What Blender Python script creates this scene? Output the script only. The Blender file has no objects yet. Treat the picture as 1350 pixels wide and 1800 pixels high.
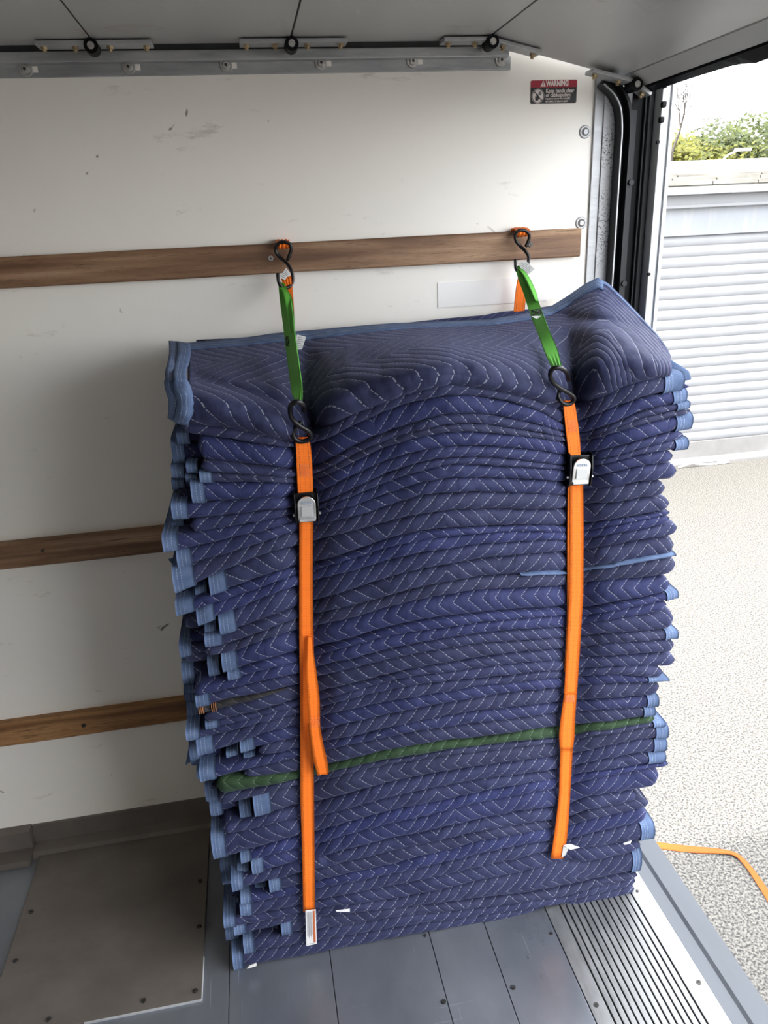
import bpy, bmesh, math, random
from mathutils import Vector, Matrix, noise
R = random.Random(7)
sc = bpy.context.scene
C = sc.collection
# ---------------------------------------------------------------- camera
YAW, PIT, ROL, FPX = 0.161249985, 0.369246910, 0.0473883462, 1307.39071
CH = 1.5
cy, sy, cp, sp, cr, sr = math.cos(YAW), math.sin(YAW), math.cos(PIT), math.sin(PIT), math.cos(ROL), math.sin(ROL)
FW = Vector((sy*cp, cy*cp, -sp)); _r = Vector((cy, -sy, 0)); _d = FW.cross(_r)
RT = _r*cr + _d*sr; DN = -_r*sr + _d*cr
cam = bpy.data.cameras.new('camera'); co = bpy.data.objects.new('camera', cam); C.objects.link(co)
co.matrix_world = Matrix(((RT.x, -DN.x, -FW.x, 0), (RT.y, -DN.y, -FW.y, 0), (RT.z, -DN.z, -FW.z, CH), (0, 0, 0, 1)))
cam.sensor_fit = 'VERTICAL'; cam.sensor_height = 36; cam.lens = FPX/1800*36; cam.clip_start = 0.02; cam.clip_end = 400
sc.camera = co
# ---------------------------------------------------------------- world, sun, exposure
sc.view_settings.view_transform = 'Standard'; sc.view_settings.look = 'None'
sc.view_settings.exposure = 3.1; sc.view_settings.gamma = 1; sc.view_settings.use_curve_mapping = False
SUN_DIR = Vector((-1.15, -0.095, 1.0))          # towards the sun, over the cab end of the lorry
SUN_E, SKY_E = 1.5, 0.98
w = bpy.data.worlds.new('sky'); sc.world = w; w.use_nodes = True
nt = w.node_tree; nt.nodes.clear()
def N(nt, t, **k):
    n = nt.nodes.new(t)
    for a, b in k.items():
        if a[0] == '_': n.inputs[int(a[1:]) if a[1:].isdigit() else a[1:]].default_value = b
        else: setattr(n, a, b)
    return n
def L(nt, a, b): nt.links.new(a, b)
def ramp(nt, src, stops, interp='LINEAR'):
    r = nt.nodes.new('ShaderNodeValToRGB'); r.color_ramp.interpolation = interp
    e = r.color_ramp.elements
    while len(e) < len(stops): e.new(0.5)
    for i, (p, c) in enumerate(stops):
        e[i].position = p; e[i].color = (*c, 1) if len(c) == 3 else c
    L(nt, src, r.inputs[0]); return r.outputs[0]
tc = N(nt, 'ShaderNodeTexCoord'); mp = N(nt, 'ShaderNodeMapping'); mp.inputs['Scale'].default_value = (1, 1, 2.6)
L(nt, tc.outputs['Generated'], mp.inputs['Vector'])
n1 = N(nt, 'ShaderNodeTexNoise', _Scale=3.2, _Detail=7.0, _Roughness=0.55); L(nt, mp.outputs[0], n1.inputs['Vector'])
cl = ramp(nt, n1.outputs[0], [(0.30, (0.50, 0.60, 0.76)), (0.44, (0.72, 0.76, 0.83)), (0.60, (1.0, 0.99, 0.97))])
bg = N(nt, 'ShaderNodeBackground', _Strength=SKY_E); L(nt, cl, bg.inputs[0])
wo = N(nt, 'ShaderNodeOutputWorld'); L(nt, bg.outputs[0], wo.inputs[0])
sl = bpy.data.lights.new('sun', 'SUN'); sl.energy = SUN_E; sl.angle = 0.02; sl.color = (1, 0.95, 0.86)
so = bpy.data.objects.new('sun', sl); C.objects.link(so)
so.rotation_euler = SUN_DIR.to_track_quat('Z', 'Y').to_euler(); so.location = (-6, -1, 12)

W = 1.681                                        # inner face of the side wall
def ray(px, py):
    return FW + RT*((px-675)/FPX) + DN*((py-900)/FPX)
def at(px, py, Y):                               # point seen at px,py in the upright plane Y
    d = ray(px, py); return Vector((0, 0, CH)) + d*(Y/d.y)
def atz(px, py, z):
    d = ray(px, py); return Vector((0, 0, CH)) + d*((z-CH)/d.z)

# ---------------------------------------------------------------- materials
def mat(name, col=(.5, .5, .5), rough=.6, metal=0.0, spec=0.5):
    m = bpy.data.materials.new(name); m.use_nodes = True
    b = m.node_tree.nodes['Principled BSDF']
    b.inputs['Base Color'].default_value = (*col, 1); b.inputs['Roughness'].default_value = rough
    b.inputs['Metallic'].default_value = metal; b.inputs['Specular IOR Level'].default_value = spec
    return m, m.node_tree, b
def noisy(name, stops, scale=(3, 3, 3), rough=(.5, .7), metal=0., bump=.1, bscale=None, detail=6, dist=.002, spec=.5, coord='Object', extra=None):
    m, nt, b = mat(name, rough=.5, metal=metal, spec=spec)
    tc = N(nt, 'ShaderNodeTexCoord'); mp = N(nt, 'ShaderNodeMapping'); mp.inputs['Scale'].default_value = scale
    L(nt, tc.outputs[coord], mp.inputs['Vector'])
    n = N(nt, 'ShaderNodeTexNoise', _Scale=1.0, _Detail=float(detail), _Roughness=.6); L(nt, mp.outputs[0], n.inputs['Vector'])
    col = ramp(nt, n.outputs[0], stops)
    if extra: col = extra(nt, tc, mp, col, b)
    L(nt, col, b.inputs['Base Color'])
    mr = N(nt, 'ShaderNodeMapRange', _1=.3, _2=.7, _3=rough[0], _4=rough[1]); L(nt, n.outputs[0], mr.inputs[0]); L(nt, mr.outputs[0], b.inputs['Roughness'])
    if bump:
        n2 = N(nt, 'ShaderNodeTexNoise', _Scale=float(bscale or 3), _Detail=5.0); L(nt, mp.outputs[0], n2.inputs['Vector'])
        bp = N(nt, 'ShaderNodeBump', _Strength=bump, _Distance=dist); L(nt, n2.outputs[0], bp.inputs['Height']); L(nt, bp.outputs[0], b.inputs['Normal'])
    return m
def mixc(nt, fac, a, b):
    m = N(nt, 'ShaderNodeMix', data_type='RGBA')
    if hasattr(fac, 'links') or not isinstance(fac, (int, float)): L(nt, fac, m.inputs[0])
    else: m.inputs[0].default_value = fac
    for v, i in ((a, 6), (b, 7)):
        if isinstance(v, tuple): m.inputs[i].default_value = (*v, 1)
        else: L(nt, v, m.inputs[i])
    return m.outputs[2]
def M(nt, op, a, b=None, c=None):
    m = N(nt, 'ShaderNodeMath', operation=op)
    for i, v in enumerate((a, b, c)):
        if v is None: continue
        if isinstance(v, (int, float)): m.inputs[i].default_value = v
        else: L(nt, v, m.inputs[i])
    return m.outputs[0]

def quilt(name, c1, c2, stitch=(.36, .38, .45), lines=True):
    m, nt, b = mat(name, rough=.75, spec=.25)
    uv = N(nt, 'ShaderNodeUVMap'); s = N(nt, 'ShaderNodeSeparateXYZ'); L(nt, uv.outputs[0], s.inputs[0])
    tc = N(nt, 'ShaderNodeTexCoord')
    nz = N(nt, 'ShaderNodeTexNoise', _Scale=7.0, _Detail=1.0); L(nt, tc.outputs['Object'], nz.inputs['Vector'])
    off = M(nt, 'MULTIPLY', M(nt, 'SUBTRACT', nz.outputs[0], .5), .020)
    u = M(nt, 'ADD', s.outputs[0], off); v = M(nt, 'ADD', s.outputs[1], 100.0)
    tri = M(nt, 'PINGPONG', v, .105)
    f = M(nt, 'DIVIDE', M(nt, 'ADD', M(nt, 'ADD', u, 50.0), M(nt, 'MULTIPLY', tri, 1.0)), .0275)
    g = M(nt, 'ABSOLUTE', M(nt, 'SUBTRACT', M(nt, 'FRACT', f), .5))
    d = M(nt, 'MULTIPLY', g, .0195)                       # metres from the seam
    seam = N(nt, 'ShaderNodeMapRange', _1=.0003, _2=.0009, _3=1.0, _4=0.0); L(nt, d, seam.inputs[0])
    dash = M(nt, 'GREATER_THAN', M(nt, 'FRACT', M(nt, 'DIVIDE', s.outputs[1], .0056)), .30)
    fn = N(nt, 'ShaderNodeTexNoise', _Scale=55.0, _Detail=5.0, _Roughness=.65); L(nt, tc.outputs['Object'], fn.inputs['Vector'])
    base = ramp(nt, fn.outputs[0], [(.3, c1), (.7, c2)])
    oi = N(nt, 'ShaderNodeObjectInfo')
    hs = N(nt, 'ShaderNodeHueSaturation'); L(nt, base, hs.inputs['Color'])
    L(nt, M(nt, 'ADD', .82, M(nt, 'MULTIPLY', oi.outputs['Random'], .36)), hs.inputs['Value'])
    L(nt, M(nt, 'ADD', .85, M(nt, 'MULTIPLY', oi.outputs['Random'], .2)), hs.inputs['Saturation'])
    mask = M(nt, 'MULTIPLY', M(nt, 'MULTIPLY', seam.outputs[0], dash), .62 if lines else .15)
    L(nt, mixc(nt, mask, hs.outputs[0], stitch), b.inputs['Base Color'])
    puff = M(nt, 'SUBTRACT', 1.0, M(nt, 'EXPONENT', M(nt, 'MULTIPLY', d, -260.0)))
    wr = N(nt, 'ShaderNodeTexNoise', _Scale=1.0, _Detail=4.0, _Distortion=.6)
    mp = N(nt, 'ShaderNodeMapping'); mp.inputs['Scale'].default_value = (48, 20, 20); L(nt, tc.outputs['Object'], mp.inputs[0]); L(nt, mp.outputs[0], wr.inputs['Vector'])
    h = M(nt, 'ADD', M(nt, 'MULTIPLY', puff, .55), M(nt, 'MULTIPLY', wr.outputs[0], .9))
    h = M(nt, 'ADD', h, M(nt, 'MULTIPLY', fn.outputs[0], .35))
    bp = N(nt, 'ShaderNodeBump', _Strength=.6, _Distance=.0042); L(nt, h, bp.inputs['Height']); L(nt, bp.outputs[0], b.inputs['Normal'])
    b.inputs['Sheen Weight'].default_value = .10; b.inputs['Sheen Roughness'].default_value = .5; b.inputs['Sheen Tint'].default_value = (.55, .6, 1, 1)
    return m
NAVY = quilt('navy_quilt', (.0130, .0165, .060), (.022, .028, .090))
GREEN = quilt('green_quilt', (.014, .038, .013), (.024, .060, .020), stitch=(.16, .24, .16))
GREY = quilt('grey_felt', (.018, .017, .017), (.032, .030, .029), lines=False)
def binding_mat(name, col, col2):
    m, nt, b = mat(name, rough=.8, spec=.2)
    uv = N(nt, 'ShaderNodeUVMap'); s = N(nt, 'ShaderNodeSeparateXYZ'); L(nt, uv.outputs[0], s.inputs[0])
    tc = N(nt, 'ShaderNodeTexCoord')
    n = N(nt, 'ShaderNodeTexNoise', _Scale=45.0, _Detail=5.0); L(nt, tc.outputs['Object'], n.inputs['Vector'])
    base = ramp(nt, n.outputs[0], [(.3, col), (.7, col2)])
    mk = None
    for x in (.0085, .0155):
        a = M(nt, 'LESS_THAN', M(nt, 'ABSOLUTE', M(nt, 'SUBTRACT', s.outputs[0], x)), .00055)
        mk = a if mk is None else M(nt, 'ADD', mk, a)
    dash = M(nt, 'GREATER_THAN', M(nt, 'FRACT', M(nt, 'DIVIDE', s.outputs[1], .005)), .28)
    L(nt, mixc(nt, M(nt, 'MULTIPLY', M(nt, 'MULTIPLY', mk, dash), .6), base, (.32, .38, .48)), b.inputs['Base Color'])
    bp = N(nt, 'ShaderNodeBump', _Strength=.6, _Distance=.002); L(nt, M(nt, 'SUBTRACT', n.outputs[0], M(nt, 'MULTIPLY', mk, .4)), bp.inputs['Height']); L(nt, bp.outputs[0], b.inputs['Normal'])
    return m
BIND = binding_mat('blue_binding', (.070, .108, .205), (.112, .160, .275))
def webbing(name, col, dark, stitches=True):
    m, nt, b = mat(name, rough=.6, spec=.3)
    uv = N(nt, 'ShaderNodeUVMap'); s = N(nt, 'ShaderNodeSeparateXYZ'); L(nt, uv.outputs[0], s.inputs[0])
    wv = M(nt, 'SINE', M(nt, 'MULTIPLY', s.outputs[1], 2*math.pi/.0022))
    c = mixc(nt, M(nt, 'MULTIPLY', M(nt, 'ADD', M(nt, 'MULTIPLY', wv, .5), .5), .22 if stitches else .05), col, dark)
    if stitches:
        mk = M(nt, 'ADD', M(nt, 'LESS_THAN', M(nt, 'ABSOLUTE', M(nt, 'SUBTRACT', s.outputs[0], .0048)), .0005),
               M(nt, 'LESS_THAN', M(nt, 'ABSOLUTE', M(nt, 'SUBTRACT', s.outputs[0], .0202)), .0005))
        ds = M(nt, 'GREATER_THAN', M(nt, 'FRACT', M(nt, 'DIVIDE', s.outputs[1], .0045)), .45)
        mid = M(nt, 'LESS_THAN', M(nt, 'ABSOLUTE', M(nt, 'SUBTRACT', s.outputs[0], .0125)), .0006)
        c = mixc(nt, M(nt, 'MULTIPLY', M(nt, 'MULTIPLY', mk, ds), .75), c, (.22, .02, .01))
        c = mixc(nt, M(nt, 'MULTIPLY', mid, .3), c, dark)
    L(nt, c, b.inputs['Base Color'])
    bp = N(nt, 'ShaderNodeBump', _Strength=.35, _Distance=.0006); L(nt, wv, bp.inputs['Height']); L(nt, bp.outputs[0], b.inputs['Normal'])
    return m
ORANGE = webbing('orange_webbing', (1.0, .215, .015), (.75, .09, .008))
GREENW = webbing('green_webbing', (.10, .40, .045), (.07, .30, .03), False)
BLACK = mat('black_coated_metal', (.004, .004, .005), .35, 0, .35)[0]
CHROME = noisy('cast_metal', [(.3, (.55, .56, .57)), (.7, (.75, .76, .77))], (60,)*3, (.25, .45), .85, .2, 3, dist=.0006)
PAPER = mat('white_tag', (.78, .77, .76), .7)[0]
INK = mat('print_grey', (.18, .18, .20), .7)[0]
INKR = mat('print_orange_brown', (.50, .13, .05), .7)[0]
INKB = mat('print_blue_grey', (.30, .36, .45), .5)[0]
RED = mat('sign_red', (.30, .012, .03), .45)[0]
SBLK = mat('sign_black', (.014, .014, .016), .45)[0]
SWHT = mat('sign_white', (.74, .66, .64), .5)[0]
STBLK = mat('black_thread', (.01, .015, .01), .8)[0]

def wall_extra(nt, tc, mp, col, b):
    # scuffs and scratches on the paint, denser low down
    sx = N(nt, 'ShaderNodeMapping'); sx.inputs['Scale'].default_value = (5, 5, 17); L(nt, tc.outputs['Object'], sx.inputs[0])
    a = N(nt, 'ShaderNodeTexNoise', _Scale=1.6, _Detail=8.0, _Roughness=.7); L(nt, sx.outputs[0], a.inputs['Vector'])
    sc_ = ramp(nt, a.outputs[0], [(.63, (0, 0, 0)), (.72, (1, 1, 1))])
    c = mixc(nt, M(nt, 'MULTIPLY', sc_, .45), col, (.40, .34, .27))
    a2 = N(nt, 'ShaderNodeTexNoise', _Scale=13.0, _Detail=3.0, _Roughness=.5, _Distortion=1.2); L(nt, tc.outputs['Object'], a2.inputs['Vector'])
    s2 = ramp(nt, a2.outputs[0], [(.715, (0, 0, 0)), (.75, (1, 1, 1))])
    return mixc(nt, M(nt, 'MULTIPLY', s2, .8), c, (.10, .08, .06))
WALL = noisy('white_wall_panel', [(.3, (.84, .805, .735)), (.7, (.90, .87, .81))], (1.2, 1.2, 1.2), (.28, .42), 0, .12, 6, dist=.004, extra=wall_extra)
def wood_extra(nt, tc, mp, col, b):
    a = N(nt, 'ShaderNodeTexNoise', _Scale=4.0, _Detail=9.0, _Roughness=.75); L(nt, mp.outputs[0], a.inputs['Vector'])
    return mixc(nt, ramp(nt, a.outputs[0], [(.5, (0, 0, 0)), (.66, (1, 1, 1))]), col, (.085, .036, .014))
WOOD = noisy('worn_wood', [(.38, (.13, .062, .030)), (.5, (.25, .14, .075)), (.62, (.42, .27, .165))], (2.6, 14, 46), (.5, .75), 0, .35, 3, dist=.002, extra=wood_extra)
WOOD2 = noisy('warm_worn_wood', [(.38, (.13, .055, .018)), (.5, (.25, .12, .042)), (.62, (.40, .21, .085))], (2.6, 14, 46), (.5, .75), 0, .35, 3, dist=.002, extra=wood_extra)
GALV = noisy('galvanised_steel', [(.3, (.30, .31, .32)), (.55, (.40, .41, .42)), (.75, (.52, .53, .54))], (9, 9, 40), (.35, .6), .55, .25, 4)
GALVL = noisy('light_aluminium', [(.3, (.50, .52, .54)), (.7, (.66, .68, .70))], (9, 9, 9), (.3, .5), .4, .15, 4)
def panel_extra(nt, tc, mp, col, b):
    a = N(nt, 'ShaderNodeTexNoise', _Scale=6.0, _Detail=6.0, _Roughness=.6, _Distortion=.8); L(nt, tc.outputs['Object'], a.inputs['Vector'])
    c = mixc(nt, M(nt, 'MULTIPLY', ramp(nt, a.outputs[0], [(.64, (0, 0, 0)), (.70, (1, 1, 1))]), .45), col, (.26, .15, .09))
    n = N(nt, 'ShaderNodeTexNoise', _Scale=2.6, _Detail=6.0, _Roughness=.7); L(nt, mp.outputs[0], n.inputs['Vector'])
    return mixc(nt, M(nt, 'MULTIPLY', ramp(nt, n.outputs[0], [(.66, (0, 0, 0)), (.72, (1, 1, 1))]), .5), c, (.6, .58, .55))
PANEL = noisy('grey_door_paint', [(.3, (.36, .36, .355)), (.7, (.46, .455, .44))], (9, 2.2, 9), (.32, .5), 0.1, .12, 3, extra=panel_extra)
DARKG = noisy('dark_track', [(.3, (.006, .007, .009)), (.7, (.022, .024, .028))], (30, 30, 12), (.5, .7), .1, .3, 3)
VOID = mat('black_seal_rubber', (.0025, .003, .0045), .5, 0, .15)[0]
def speck_extra(nt, tc, mp, col, b):
    a = N(nt, 'ShaderNodeTexNoise', _Scale=300.0, _Detail=3.0); L(nt, tc.outputs['Object'], a.inputs['Vector'])
    g = N(nt, 'ShaderNodeTexNoise', _Scale=9.0, _Detail=3.0); L(nt, tc.outputs['Object'], g.inputs['Vector'])
    f = M(nt, 'MULTIPLY', ramp(nt, a.outputs[0], [(.55, (0, 0, 0)), (.6, (1, 1, 1))]), ramp(nt, g.outputs[0], [(.45, (0, 0, 0)), (.6, (1, 1, 1))]))
    return mixc(nt, f, col, (.12, .12, .13))
SPECK = noisy('speckled_frame', [(.3, (.55, .56, .58)), (.7, (.70, .71, .73))], (6, 6, 6), (.4, .6), 0, .1, 3, extra=speck_extra)
def scr_extra(nt, tc, mp, col, b):
    out = col
    for sc2, ang in (((3, 90, 1), .5), ((90, 2.5, 1), .25)):
        m2 = N(nt, 'ShaderNodeMapping'); m2.inputs['Scale'].default_value = sc2; m2.inputs['Rotation'].default_value = (0, 0, ang); L(nt, tc.outputs['Object'], m2.inputs[0])
        a = N(nt, 'ShaderNodeTexNoise', _Scale=1.5, _Detail=3.0, _Roughness=.5, _Distortion=.3); L(nt, m2.outputs[0], a.inputs['Vector'])
        out = mixc(nt, M(nt, 'MULTIPLY', ramp(nt, a.outputs[0], [(.70, (0, 0, 0)), (.74, (1, 1, 1))]), .5), out, (.42, .44, .48))
    return out
ALU = noisy('scratched_aluminium', [(.3, (.17, .185, .215)), (.7, (.25, .265, .295))], (5, 3, 5), (.26, .40), .55, .1, 5, extra=scr_extra, dist=.0015)
ALUL = noisy('bright_threshold_aluminium', [(.3, (.19, .195, .20)), (.7, (.27, .275, .28))], (40, 12, 5), (.34, .5), .6, .2, 3, dist=.001)
PLATE = noisy('dull_brown_steel', [(.25, (.10, .086, .074)), (.5, (.145, .127, .110)), (.75, (.20, .178, .158))], (4, 5, 4), (.42, .62), .25, .15, 4)
SILL = noisy('grey_painted_sill', [(.3, (.065, .074, .088)), (.7, (.095, .104, .12))], (12, 4, 4), (.45, .6), .15, .15, 3)
RUBB = mat('groove_black', (.02, .02, .022), .8)[0]
SCREW = noisy('dark_screw', [(.3, (.04, .038, .035)), (.7, (.10, .095, .09))], (200,)*3, (.3, .5), .7, 0)
ZINC = noisy('yellow_zinc', [(.3, (.22, .15, .08)), (.7, (.60, .48, .30))], (150,)*3, (.3, .5), .6, 0)
BOLT = noisy('steel_bolt', [(.3, (.42, .41, .40)), (.7, (.66, .65, .63))], (150,)*3, (.25, .45), .75, 0)

# ---------------------------------------------------------------- helpers
def link(name, me, parent=None, **props):
    o = bpy.data.objects.new(name, me); C.objects.link(o)
    if parent is not None:
        o.parent = parent
        o.matrix_parent_inverse = parent.matrix_world.inverted() if False else Matrix.Translation(-parent.location)
    for k, v in props.items():
        if v is not None: o[k] = v
    return o
def tag(o, label, cat, group=None, kind=None):
    o['label'] = label
    if cat: o['category'] = cat
    if group: o['group'] = group
    if kind: o['kind'] = kind
    return o
def empty(name, loc, label=None, cat=None, group=None):
    o = bpy.data.objects.new(name, None); o.location = loc; o.empty_display_size = .05; C.objects.link(o)
    if label: tag(o, label, cat, group)
    return o
def mesh(name, vs, fs, m, parent=None, uvs=None, smooth=False, **props):
    me = bpy.data.meshes.new(name); me.from_pydata([tuple(v) for v in vs], [], fs); me.materials.append(m)
    if uvs is not None:
        ul = me.uv_layers.new(name='UVMap')
        for lp in me.loops: ul.data[lp.index].uv = uvs[lp.vertex_index]
    if smooth: me.polygons.foreach_set('use_smooth', [True]*len(me.polygons))
    me.update()
    return link(name, me, parent, **props)
def bm_obj(name, bm, m, parent=None, bevel=0, smooth=False, **props):
    bmesh.ops.recalc_face_normals(bm, faces=bm.faces)
    if bevel: bmesh.ops.bevel(bm, geom=list(bm.edges), offset=bevel, segments=2, affect='EDGES', profile=.6)
    me = bpy.data.meshes.new(name); bm.to_mesh(me); bm.free(); me.materials.append(m)
    if smooth: me.polygons.foreach_set('use_smooth', [True]*len(me.polygons))
    return link(name, me, parent, **props)
def add_box(bm, a, b, mt=None):
    r = bmesh.ops.create_cube(bm, size=1)
    a, b = Vector(a), Vector(b); c = (a+b)/2; d = b-a
    for v in r['verts']:
        v.co = Vector((v.co.x*d.x, v.co.y*d.y, v.co.z*d.z)) + c
        if mt: v.co = mt @ v.co
def box(name, a, b, m, parent=None, bevel=0, mt=None, **props):
    bm = bmesh.new(); add_box(bm, a, b, mt); return bm_obj(name, bm, m, parent, bevel, **props)
def add_cyl(bm, p, q, r, r2=None, seg=16):
    p, q = Vector(p), Vector(q); d = q-p
    mt = Matrix.Translation((p+q)/2) @ d.to_track_quat('Z', 'Y').to_matrix().to_4x4()
    bmesh.ops.create_cone(bm, cap_ends=True, segments=seg, radius1=r, radius2=r if r2 is None else r2, depth=d.length, matrix=mt)
def extrude_poly(name, pts, vec, m, parent=None, bevel=0, **props):
    bm = bmesh.new(); vs = [bm.verts.new(p) for p in pts]; f = bm.faces.new(vs)
    r = bmesh.ops.extrude_face_region(bm, geom=[f]); bmesh.ops.translate(bm, vec=vec, verts=[v for v in r['geom'] if isinstance(v, bmesh.types.BMVert)])
    return bm_obj(name, bm, m, parent, bevel, **props)
def catmull(pts, n):
    pts = [Vector(p) for p in pts]; P = [pts[0]*2-pts[1]] + pts + [pts[-1]*2-pts[-2]]; out = []
    for i in range(1, len(P)-2):
        a, b, c, d = P[i-1:i+3]
        for k in range(n):
            t = k/n; out.append(.5*((2*b)+(c-a)*t+(2*a-5*b+4*c-d)*t*t+(3*b-a-3*c+d)*t**3))
    out.append(pts[-1]); return out
def tube(name, pts, r, m, parent=None, sub=6, seg=10, **props):
    path = catmull(pts, sub) if sub > 1 else [Vector(p) for p in pts]
    vs, fs = [], []; up = None
    for i, p in enumerate(path):
        t = (path[min(i+1, len(path)-1)]-path[max(i-1, 0)]).normalized()
        if up is None: up = t.orthogonal().normalized()
        up = (up-t*up.dot(t)).normalized(); s = t.cross(up)
        for k in range(seg):
            a = 2*math.pi*k/seg; vs.append(p+up*math.cos(a)*r+s*math.sin(a)*r)
    n = len(path)
    for i in range(n-1):
        for k in range(seg):
            fs.append((i*seg+k, i*seg+(k+1) % seg, (i+1)*seg+(k+1) % seg, (i+1)*seg+k))
    fs.append(tuple(range(seg-1, -1, -1))); fs.append(tuple((n-1)*seg+k for k in range(seg)))
    return mesh(name, vs, fs, m, parent, smooth=True, **props)
def ribbon(name, left, right, m, parent=None, th=.0016, sub=8, across=5, crimp=None, cup=0, **props):
    Lp, Rp = catmull(left, sub), catmull(right, sub); n = len(Lp); vs, uv = [], []; s = 0
    A = across
    for side in (0, 1):
        s = 0
        for i in range(n):
            a, b = Lp[i], Rp[i]
            if i: s += ((a+b)/2-(Lp[i-1]+Rp[i-1])/2).length
            t = (Lp[min(i+1, n-1)]+Rp[min(i+1, n-1)]-Lp[max(i-1, 0)]-Rp[max(i-1, 0)]).normalized()
            nr = (b-a).cross(t)
            nr = nr.normalized() if nr.length > 1e-9 else Vector((0, -1, 0))
            for k in range(A):
                q = k/(A-1); off = (th/2)*(1 if side else -1)
                if crimp:
                    d = crimp(i/(n-1)); off += d*math.sin(q*math.pi*2*3.5)
                off += cup*math.sin(q*math.pi)
                vs.append(a.lerp(b, q)+nr*off); uv.append((q*.025, s))
    fs = []; B = n*A
    for i in range(n-1):
        for k in range(A-1):
            j = i*A+k
            fs.append((j, j+1, j+A+1, j+A)); fs.append((B+j, B+j+A, B+j+A+1, B+j+1))
        for k in (0, A-1):
            j = i*A+k; fs.append((j, j+A, B+j+A, B+j))
    for i in (0, n-1):
        for k in range(A-1):
            j = i*A+k; fs.append((j, j+1, B+j+1, B+j))
    return mesh(name, vs, fs, m, parent, uv, True, **props)
def text(name, s, size, loc, m, parent=None, rot=(math.pi/2, 0, 0), bold=0, depth=.0004, w_=None, align='LEFT', **props):
    cu = bpy.data.curves.new(name, 'FONT'); cu.body = s; cu.size = size; cu.extrude = depth; cu.offset = bold; cu.align_x = align; cu.align_y = 'CENTER'
    cu.resolution_u = 3
    o = bpy.data.objects.new(name, cu); C.objects.link(o)
    bpy.context.view_layer.update()
    dim = o.dimensions.x
    me = bpy.data.meshes.new_from_object(o); bpy.data.objects.remove(o)
    sx = (w_/dim) if (w_ and dim > 0) else 1
    me.transform(Matrix.Translation(loc) @ Matrix.Rotation(rot[2], 4, 'Z') @ Matrix.Rotation(rot[0], 4, 'X') @ Matrix.Diagonal((sx, 1, 1, 1)))
    me.materials.clear(); me.materials.append(m)
    return link(name, me, parent, **props)

# ================================================================ SETTING
# side wall behind the stack
wall = box('wall_back', (-2.6, W, -0.02), (.772, W+.035, 2.12), WALL, kind='structure')
patch = box('pale_patch', at(770, 541, W)+Vector((0, -.0018, 0)), at(962, 485, W)+Vector((0, .001, 0)), mat('patch_white', (.84, .825, .80), .22)[0], wall, label='smooth bluish white patch')  # thin patch, smoother and slightly cooler in tone than the wall
box('wall_front', (-2.6, -0.70, -0.02), (.9, -0.665, 2.12), mat('far_wall_grey', (.28, .25, .22), .6)[0], kind='structure')
box('wall_left', (-2.64, -0.7, -0.02), (-2.6, W+.035, 2.12), WALL, kind='structure')
# translucent fibreglass roof
RF = bpy.data.materials.new('translucent_roof'); RF.use_nodes = True; nt = RF.node_tree; nt.nodes.clear()
t1 = N(nt, 'ShaderNodeBsdfTranslucent'); t1.inputs[0].default_value = (.08, .075, .065, 1)
t2 = N(nt, 'ShaderNodeBsdfDiffuse'); t2.inputs[0].default_value = (.75, .74, .70, 1)
mx = N(nt, 'ShaderNodeMixShader'); mx.inputs[0].default_value = .45; L(nt, t1.outputs[0], mx.inputs[1]); L(nt, t2.outputs[0], mx.inputs[2])
ou = N(nt, 'ShaderNodeOutputMaterial'); L(nt, mx.outputs[0], ou.inputs[0])
mesh('ceiling', [(-2.64, -.7, 2.12), (.92, -.7, 2.12), (.92, W+.035, 2.12), (-2.64, W+.035, 2.12)], [(0, 1, 2, 3)], RF, kind='structure')

# rear frame: trim, speckled jamb, track, seal, post
TX = [at(px, 300, W).x for px in (1038, 1053)]
box('trim_1', (TX[0], W-.006, 0), (TX[1], W+.035, 1.86), GALV, kind='structure', bevel=.001)
bm = bmesh.new()
jx0, jx1 = TX[1], at(1081, 300, W-.008).x
prof = [(jx0, 0), (jx1, 0), (jx1, 1.62), (jx1-.004, 1.67), (jx1-.012, 1.71), (jx1-.024, 1.745), (jx0, 1.77)]
extrude_poly('trim_2', [Vector((x, W-.010, z)) for x, z in prof], (0, .04, 0), SPECK, kind='structure')
VX = [at(px, 300, 1.66).x for px in (1080, 1102)]
vb = box('trim_3', (VX[1]-.006, 1.645, 0), (at(1150, 300, 1.64).x, W+.03, 1.86), VOID, kind='structure')
box('seal_ridge', (at(1126, 300, 1.64).x-.002, 1.636, 0), (at(1126, 300, 1.64).x+.002, 1.650, 1.8), DARKG, vb, bevel=.0008)
px0, px1 = at(1144, 300, 1.625).x, at(1163, 300, 1.625).x
box('seal_shoulder', (at(1132, 300, 1.63).x, 1.628, 0), (px0, 1.66, 1.8), DARKG, vb, bevel=.004)
post = box('trim_4', (px0, 1.60, -.12), (px1, W+.03, 1.95), GALVL, kind='structure', bevel=.002)
post_o = box('post_edge_strip', (px1-.007, 1.594, -.1), (px1+.001, 1.60, 1.9), GALVL, post, bevel=.001)
for (hx, hy) in ((1167, 150), (1166, 184), (1162, 211)):
    p = at(hx, hy, 1.60); box('post_slot', (p.x-.006, 1.592, p.z-.006), (p.x+.004, 1.602, p.z+.006), VOID, post, bevel=.003)
for (hx, hy) in ((1156, 250), (1140, 482)):
    p = at(hx, hy, 1.60); bm = bmesh.new(); add_cyl(bm, (p.x, 1.5965, p.z), (p.x, 1.602, p.z), .0035); bm_obj('post_hole', bm, VOID, post)
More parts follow.
